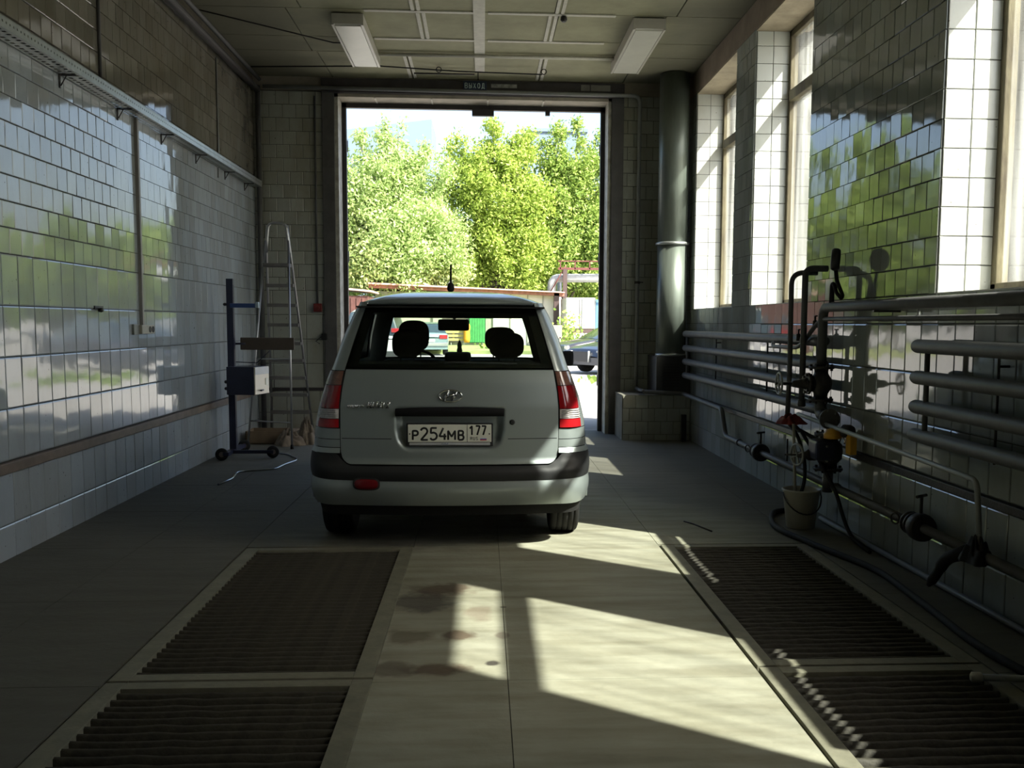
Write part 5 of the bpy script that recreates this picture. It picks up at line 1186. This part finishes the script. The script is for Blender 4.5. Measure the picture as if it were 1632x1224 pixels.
# ---- parked cars
def parked(name, lab, x, y, yaw, L_, W_, prof, belt, roof_, col, lamps, group=None):
    """prof: (pos along car from rear, height); belt: height of the window line; roof_: glasshouse profile"""
    t = thing(name, lab, 'car', (x, y, 0), group); pm = mat('paint_'+name+('%d' % int(x*10)), col, .3, metal=.4, var=.05, coat=.7)
    ca, sa = math.cos(yaw), math.sin(yaw)
    def T(u, v, z): return (x+u*ca-v*sa, y+u*sa+v*ca, z)     # u across, v forward
    b = MB(); n = len(prof)
    def P(u, v):
        s = u*2-1; q = v*(n-1); i = min(n-2, int(q)); f = q-i; yy = prof[i][0]+(prof[i+1][0]-prof[i][0])*f; zt = prof[i][1]+(prof[i+1][1]-prof[i][1])*f
        k = abs(s); e = min(1, min(yy, L_-yy)/.35+.0); w_ = W_/2*(.90+.10*min(1, e))
        ang_ = min(1, k/.8); 
        if k < .62: xx = s/.62*w_*.80; zz = zt-.02*(k/.62)**2
        elif k < .75: f2 = (k-.62)/.13; xx = math.copysign(w_*(.80+.18*math.sin(f2*PI/2)), s); zz = zt-.02-.10*(1-math.cos(f2*PI/2))
        else: f2 = (k-.75)/.25; xx = math.copysign(w_*(.98+.02*math.sin(f2*PI)), s); zz = (zt-.12)*(1-f2)+.26*f2
        return T(xx, yy, zz)
    b.grid(P, 48, (n-1)*4)
    for v_ in (prof[0][0], prof[-1][0]):
        zt = prof[0][1] if v_ == prof[0][0] else prof[-1][1]
        w_ = W_/2*.90; b.grid(lambda u, v: T((u*2-1)*w_*.98, v_+(.0), .26+(zt-.05-.26)*v), 8, 4)
    b.build('body', pm, t)
    gm = mat('car_dark_glass', (.03, .045, .05), .08, var=.1, coat=.5)
    b = MB(); m_ = len(roof_)
    def Q(u, v):
        s = u*2-1; q = v*(m_-1); i = min(m_-2, int(q)); f = q-i; yy = roof_[i][0]+(roof_[i+1][0]-roof_[i][0])*f; zt = roof_[i][1]+(roof_[i+1][1]-roof_[i][1])*f
        h = max(0.0, (zt-belt)); k = abs(s); tw = W_/2*(.93-.17*h/.5)
        if k < .7: xx = s/.7*tw; zz = zt-.03*(k/.7)**3
        else: f2 = (k-.7)/.3; xx = math.copysign(tw+(W_/2*.93-tw)*f2, s); zz = (zt-.03)*(1-f2)+(belt-.03)*f2
        return T(xx, yy, zz)
    b.grid(Q, 32, (m_-1)*4); b.build('glasshouse', gm, t)
    r0, r1 = roof_[1], roof_[-2]
    b = MB(); b.grid(lambda u, v: tuple(Vector(Q(.17+.66*u, (1.1+(m_-3.2)*v)/(m_-1)))+Vector((0, 0, .012))), 12, 8); b.build('roof', pm, t)
    for s_ in (-1, 1):
        for v_ in (L_*.18, L_*.80):
            c = T(s_*(W_/2-.11), v_, .31); MB().lathe([(.19, -.1), (.29, -.1), (.31, -.07), (.31, .07), (.29, .1), (.19, .1), (.18, .06), (.0, .06)], c, (ca, sa, 0), n=22).build('wheel', M['rubber'], t)
    for (u0, u1, v_, z0, z1, m, nm) in lamps:
        MB().box(x+u0, x+u1, y+v_-.01, y+v_+.06, z0, z1, rot=yaw, piv=(x, y), bev=.02).build(nm, m, t)
    return t
M['head_glass'] = mat('headlamp_glass', (.20, .21, .22), .1, var=.3, coat=.8, scale=40)
sedan_prof = [(0, .80), (.12, .98), (.9, 1.02), (1.3, 1.0), (3.2, .98), (3.6, .93), (4.3, .80), (4.5, .62)]
sedan_roof = [(.55, .98), (1.25, 1.36), (1.9, 1.44), (2.5, 1.42), (3.35, .98)]
parked('sedan', 'silver sedan parked outside, seen through the rear window of the silver hatchback', -2.35, 43.5, math.radians(8), 4.5, 1.8, sedan_prof, .96, sedan_roof, (.20, .27, .28),
       [(-.80, -.45, -.02, .72, .90, M['lens_red'], 'tail_lamp'), (.45, .80, -.02, .72, .90, M['lens_red'], 'tail_lamp'), (-.25, .25, -.03, .58, .70, M['plate_white'], 'number_plate'), (-.82, .82, -.06, .42, .56, M['chrome'], 'bumper_strip')])
front_prof = [(0, .52), (.08, .70), (.35, .78), (1.25, .93), (1.5, .96), (3.6, 1.0), (4.4, .98), (4.6, .8)]
front_roof = [(1.15, .92), (2.0, 1.40), (2.6, 1.46), (3.4, 1.40), (4.1, 1.0)]
parked('sedan', 'black sedan turned toward the gate, its front corner seen beside the right gate post', 2.78, 28.0, math.radians(-58), 4.6, 1.85, front_prof, .92, front_roof, (.02, .025, .04),
       [(-.85, -.50, .02, .55, .66, M['head_glass'], 'headlamp'), (.62, .90, .06, .56, .67, M['head_glass'], 'headlamp'), (-.40, -.385, -.04, .34, .66, M['galv'], 'grille_frame'), (.385, .40, -.04, .34, .66, M['galv'], 'grille_frame'), (-.385, .385, -.035, .355, .645, M['black_plastic'], 'grille'), (-.82, -.55, .0, .24, .34, M['lens_clear'], 'fog_lamp'), (.62, .84, .02, .24, .32, M['lens_clear'], 'fog_lamp')])
van_prof = [(0, .95), (.05, 1.05), (.2, 1.08), (3.4, 1.08), (3.9, 1.0), (4.3, .85), (4.4, .6)]
van_roof = [(.02, 1.05), (.18, 1.74), (.9, 1.83), (2.6, 1.80), (3.6, 1.06)]
parked('van', 'white van parked outside, mostly hidden behind the silver hatchback', -3.42, 30.5, math.radians(0), 4.4, 1.85, van_prof, 1.05, van_roof, (.5, .5, .5),
       [(-.88, -.62, -.02, .95, 1.35, M['lens_red'], 'tail_lamp'), (.62, .88, -.02, 1.12, 1.25, M['lens_red'], 'tail_lamp'), (-.26, .26, -.03, .7, .82, M['plate_white'], 'number_plate'), (-.85, .85, -.05, .35, .55, M['trim'], 'rear_bumper')])
parked('sedan', 'dark grey car parked behind the black sedan, bonnet and windscreen in view', 2.55, 34.0, math.radians(-72), 4.4, 1.8, front_prof, .92, front_roof, (.06, .06, .065),
       [(.55, .85, .04, .54, .68, M['lens_clear'], 'headlamp')])
tag(MB().box(2.9, 3.6, 45.0, 45.1, .75, 1.35).box(2.95, 3.02, 45.0, 45.1, 0, .8).box(3.48, 3.55, 45.0, 45.1, 0, .8).build('notice_board', mat('old_board', (.24, .22, .18), .8)), 'small grey board on two legs beside the shed corner', 'board')
# ---- far buildings
bm_ = mat('hazy_blue_facade', (.15, .21, .27), .9, var=.03)
fb = thing('tower_block', 'pale blue high block far away at the top left of the gateway', 'building', (-40, 300, 0))
MB().prism([(-70, 0), (-15.2, 0), (-15.2, 61.3), (-70, 54)], 'y', 300, 330).build('facade', bm_, fb)
for k in range(4): MB().box(-66+k*13, -65.5+k*13, 299.6, 300, 0, 52+k*1.6).build('facade_joint', mat('facade_joint', (.11, .16, .21), .9), fb)
fb = thing('tower_block', 'pale blue block far behind the right hand trees', 'building', (22, 300, 0))
MB().box(13.5, 31, 300, 330, 0, 58.5).build('facade', bm_, fb)
MB().box(13.3, 31.2, 299.5, 330, 58.3, 59.2).build('parapet', bm_, fb)
# ---- trees
def leafmat(name, c1, c2):
    m = bpy.data.materials.new(name); m.use_nodes = True; nn, ll = N(m); b = nn['Principled BSDF']
    ge = nn.new('ShaderNodeNewGeometry'); cr = nn.new('ShaderNodeValToRGB'); cr.color_ramp.elements[0].color = (*c1, 1); cr.color_ramp.elements[1].color = (*c2, 1)
    ll.new(ge.outputs['Random Per Island'], cr.inputs[0]); ll.new(cr.outputs[0], b.inputs['Base Color']); b.inputs['Roughness'].default_value = .6
    tl = nn.new('ShaderNodeBsdfTranslucent'); ll.new(cr.outputs[0], tl.inputs[0]); mx = nn.new('ShaderNodeMixShader'); mx.inputs[0].default_value = .35
    out = nn['Material Output']; ll.new(b.outputs[0], mx.inputs[1]); ll.new(tl.outputs[0], mx.inputs[2]); ll.new(mx.outputs[0], out.inputs[0])
    return m
LA = leafmat('leaf_pale', (.20, .32, .07), (.58, .70, .30)); LB = leafmat('leaf_yellow_green', (.17, .27, .03), (.52, .64, .13)); LC = leafmat('leaf_green', (.12, .22, .03), (.44, .56, .13)); LD = leafmat('leaf_dark', (.06, .12, .03), (.14, .22, .05))
bark = mat('tree_bark', (.10, .085, .065), .9, var=.3)
def tree(lab, x, y, H, clumps, lm, seed, ls=.17, n_per=1500, group='trees behind the shed'):
    import numpy as np
    rg = np.random.default_rng(seed); t = thing('tree', lab, 'tree', (x, y, 0), group)
    MB().tube([(x, y, 0), (x+.15, y, H*.3), (x-.1, y+.1, H*.6), (x, y, H*.85)], [.28, .2, .12, .04], 10).build('trunk', bark, t)
    b = MB()
    for (cx, cy, cz, rx, ry, rz) in clumps: b.tube([(x, y, max(1.0, cz*.45)), ((x+cx)/2, (y+cy)/2, cz*.75), (cx, cy, cz+rz*.5)], [.12, .07, .02], 6)
    b.build('branch', bark, t)
    V = []; 
    for (cx, cy, cz, rx, ry, rz) in clumps:
        n = int(n_per*max(.2, rx*rz/1.6))
        # sub clusters near the surface of each clump
        ns = max(6, n//60); d = rg.normal(size=(ns, 3)); d /= np.linalg.norm(d, axis=1)[:, None]; rad = rg.uniform(.55, 1.08, ns)[:, None]
        sc = np.array([cx, cy, cz])+d*rad*np.array([rx, ry, rz])
        idx = rg.integers(0, ns, n); p = sc[idx]+rg.normal(size=(n, 3))*np.array([.24, .24, .30])*(.6+.5*min(rx, rz))
        a = rg.normal(size=(n, 3)); a /= np.linalg.norm(a, axis=1)[:, None]; c = rg.normal(size=(n, 3)); c -= a*(a*c).sum(1)[:, None]; c /= np.linalg.norm(c, axis=1)[:, None]
        s1 = ls*rg.uniform(.6, 1.3, n)[:, None]; s2 = s1*.42
        q = np.stack([p-a*s1, p+c*s2, p+a*s1, p-c*s2], 1); V.append(q.reshape(-1, 3))
    V = np.concatenate(V); V -= np.array([x, y, 0]); nq = len(V)//4
    me = bpy.data.meshes.new('foliage'); me.vertices.add(len(V)); me.vertices.foreach_set('co', V.ravel()); me.loops.add(nq*4); me.loops.foreach_set('vertex_index', np.arange(nq*4))
    me.polygons.add(nq); me.polygons.foreach_set('loop_start', np.arange(nq)*4); me.polygons.foreach_set('loop_total', np.full(nq, 4)); me.update(calc_edges=True); me.materials.append(lm)
    o = bpy.data.objects.new('foliage', me); COL.objects.link(o); o.parent = t; stuff(o); return t
def crown(x, y, z0, z1, rmax, seed, n=26, top=.45, rc=(.9, 1.5)):
    """clump centres filling an egg shape; top = width left at the top"""
    rr = random.Random(seed); out = []
    for k in range(n):
        f = (k+.5)/n; z = z0+(z1-z0)*f; w_ = math.sin(PI*min(1, .22+f*.62))**.5*(1-(1-top)*f**2.2)
        a = rr.uniform(0, 2*PI); q = rmax*w_*math.sqrt(rr.uniform(.1, 1)); r = rr.uniform(*rc)*(1-.35*f)
        out.append((x+q*math.cos(a), y+q*.6*math.sin(a), z, r, r, r*rr.uniform(.8, 1.2)))
    return out
tree('broad pale green tree hanging over the shed roof at the left of the gateway', -5.2, 60.5, 12.5, crown(-5.7, 60.0, 3.9, 10.9, 3.6, 1, 60, top=.75)+[(-7.3, 60, 11.6, .45, .45, .9), (-5.9, 60, 12.2, .45, .45, 1.2), (-5.0, 60, 12.0, .4, .4, 1.2), (-3.7, 60, 11.4, .5, .5, 1.0), (-2.3, 60, 10.2, .7, .7, .9), (-2.2, 59.5, 4.6, 1.5, 1.2, 1.1), (-2.0, 59.5, 6.5, 1.3, 1.2, 1.3), (-6.8, 59.0, 4.1, 1.5, 1.2, .9), (-4.2, 58.6, 3.9, 1.3, 1.2, .7), (-8.2, 60, 7, 1.2, 1, 1.5)], LA, 5, ls=.12, n_per=2100)
tree('tall yellow green tree in the middle of the gateway', .6, 66, 14, crown(1.2, 66, 4.4, 13.0, 3.2, 2, 56, rc=(.9, 1.5), top=.7)+[(.7, 66, 14.0, .6, .6, 1.0), (2.0, 65.5, 5.6, 1.6, 1.4, 1.8), (-1.6, 66, 12.4, .9, .8, 1.1), (2.9, 66, 13.1, .8, .8, 1.0), (1.4, 65, 9, 1.6, 1.3, 1.6), (-2.2, 66, 9.5, 1.0, 1, 1.8)], LB, 6, ls=.135, n_per=1900)
tree('tall green tree at the right of the gateway behind the pipe', 5.5, 67, 14, crown(6.0, 67, 4.4, 12.2, 2.6, 3, 48, rc=(.9, 1.4), top=.7)+[(5.1, 67, 13.8, .45, .45, 1.2), (6.4, 67, 14.0, .4, .4, 1.2), (7.6, 67, 13.2, .5, .5, 1.1), (4.2, 67, 12.6, .7, .7, 1.2), (8.2, 67, 11.0, .9, .8, 1.3)], LC, 7, ls=.135, n_per=1900)
tree('dark shaded undergrowth tree between the two tall trees', 3.0, 71, 9, crown(2.5, 71, 2.6, 10.5, 4.6, 4, 40, rc=(1.3, 1.9)), LD, 8, ls=.22, n_per=800)
tree('dark bushy tree behind the box trailer', 8.6, 69, 10, crown(9.2, 70, 2.2, 10.5, 3.0, 9, 26, rc=(1.2, 1.8)), LC, 9, ls=.22, n_per=700)
tree('dark tree far left behind the rusty container', -10.5, 66, 9, crown(-10.5, 66, 3, 9.5, 3.0, 10, 22, rc=(1.2, 1.8)), LC, 10, ls=.22, n_per=600)
for tx, th_, lb in ((-15.5, 14, 'green tree left of the container, seen only mirrored in the tiles'), (-22, 15, 'tall green tree farther left, seen only mirrored in the tiles'), (-30, 14, 'green tree at the far left, seen only mirrored in the tiles'),
                   (14.5, 8.5, 'green tree right of the silver pipe, seen only mirrored in the tiles'), (21.5, 8, 'green tree farther right, seen only mirrored in the tiles'), (29, 7.5, 'green tree at the far right, seen only mirrored in the tiles')):
    tree(lb, tx, 66, th_, crown(tx, 66, 3.0, th_-1.2, 3.8, int(abs(tx)*7), 30, top=.7, rc=(1.3, 2.0)), LC, int(abs(tx)*3), ls=.26, n_per=420, group='trees beside the yard')
def weeds(cx, cy, z, rx, h, n, lab, seed):
    rr = random.Random(seed); b = MB()
    for k in range(n):
        x = cx+rr.gauss(0, rx*.5); y = cy+rr.gauss(0, rx*.3); a = rr.uniform(0, PI); hh = h*rr.uniform(.4, 1); l = rr.uniform(.05, .12); zz = z+rr.uniform(0, hh)
        dx, dy = math.cos(a)*l, math.sin(a)*l; b.quad((x-dx, y-dy, zz), (x+dx*.2, y, zz-l*.5), (x+dx, y+dy, zz+l*.6), (x, y, zz+l*.9))
    o = b.build('weeds', LC, fixn=False); tag(o, lab, 'plants', kind='stuff')
weeds(4.7, 54.2, 0, .7, 2.4, 420, 'leafy weeds by the shed corner post', 1)
weeds(.9, 50, .14, .9, .5, 260, 'low weeds on the kerb in front of the green gate', 2)
weeds(3.8, 24.3, 0, 1.3, .10, 200, 'sparse weeds on the ground in front of the black sedan', 3)
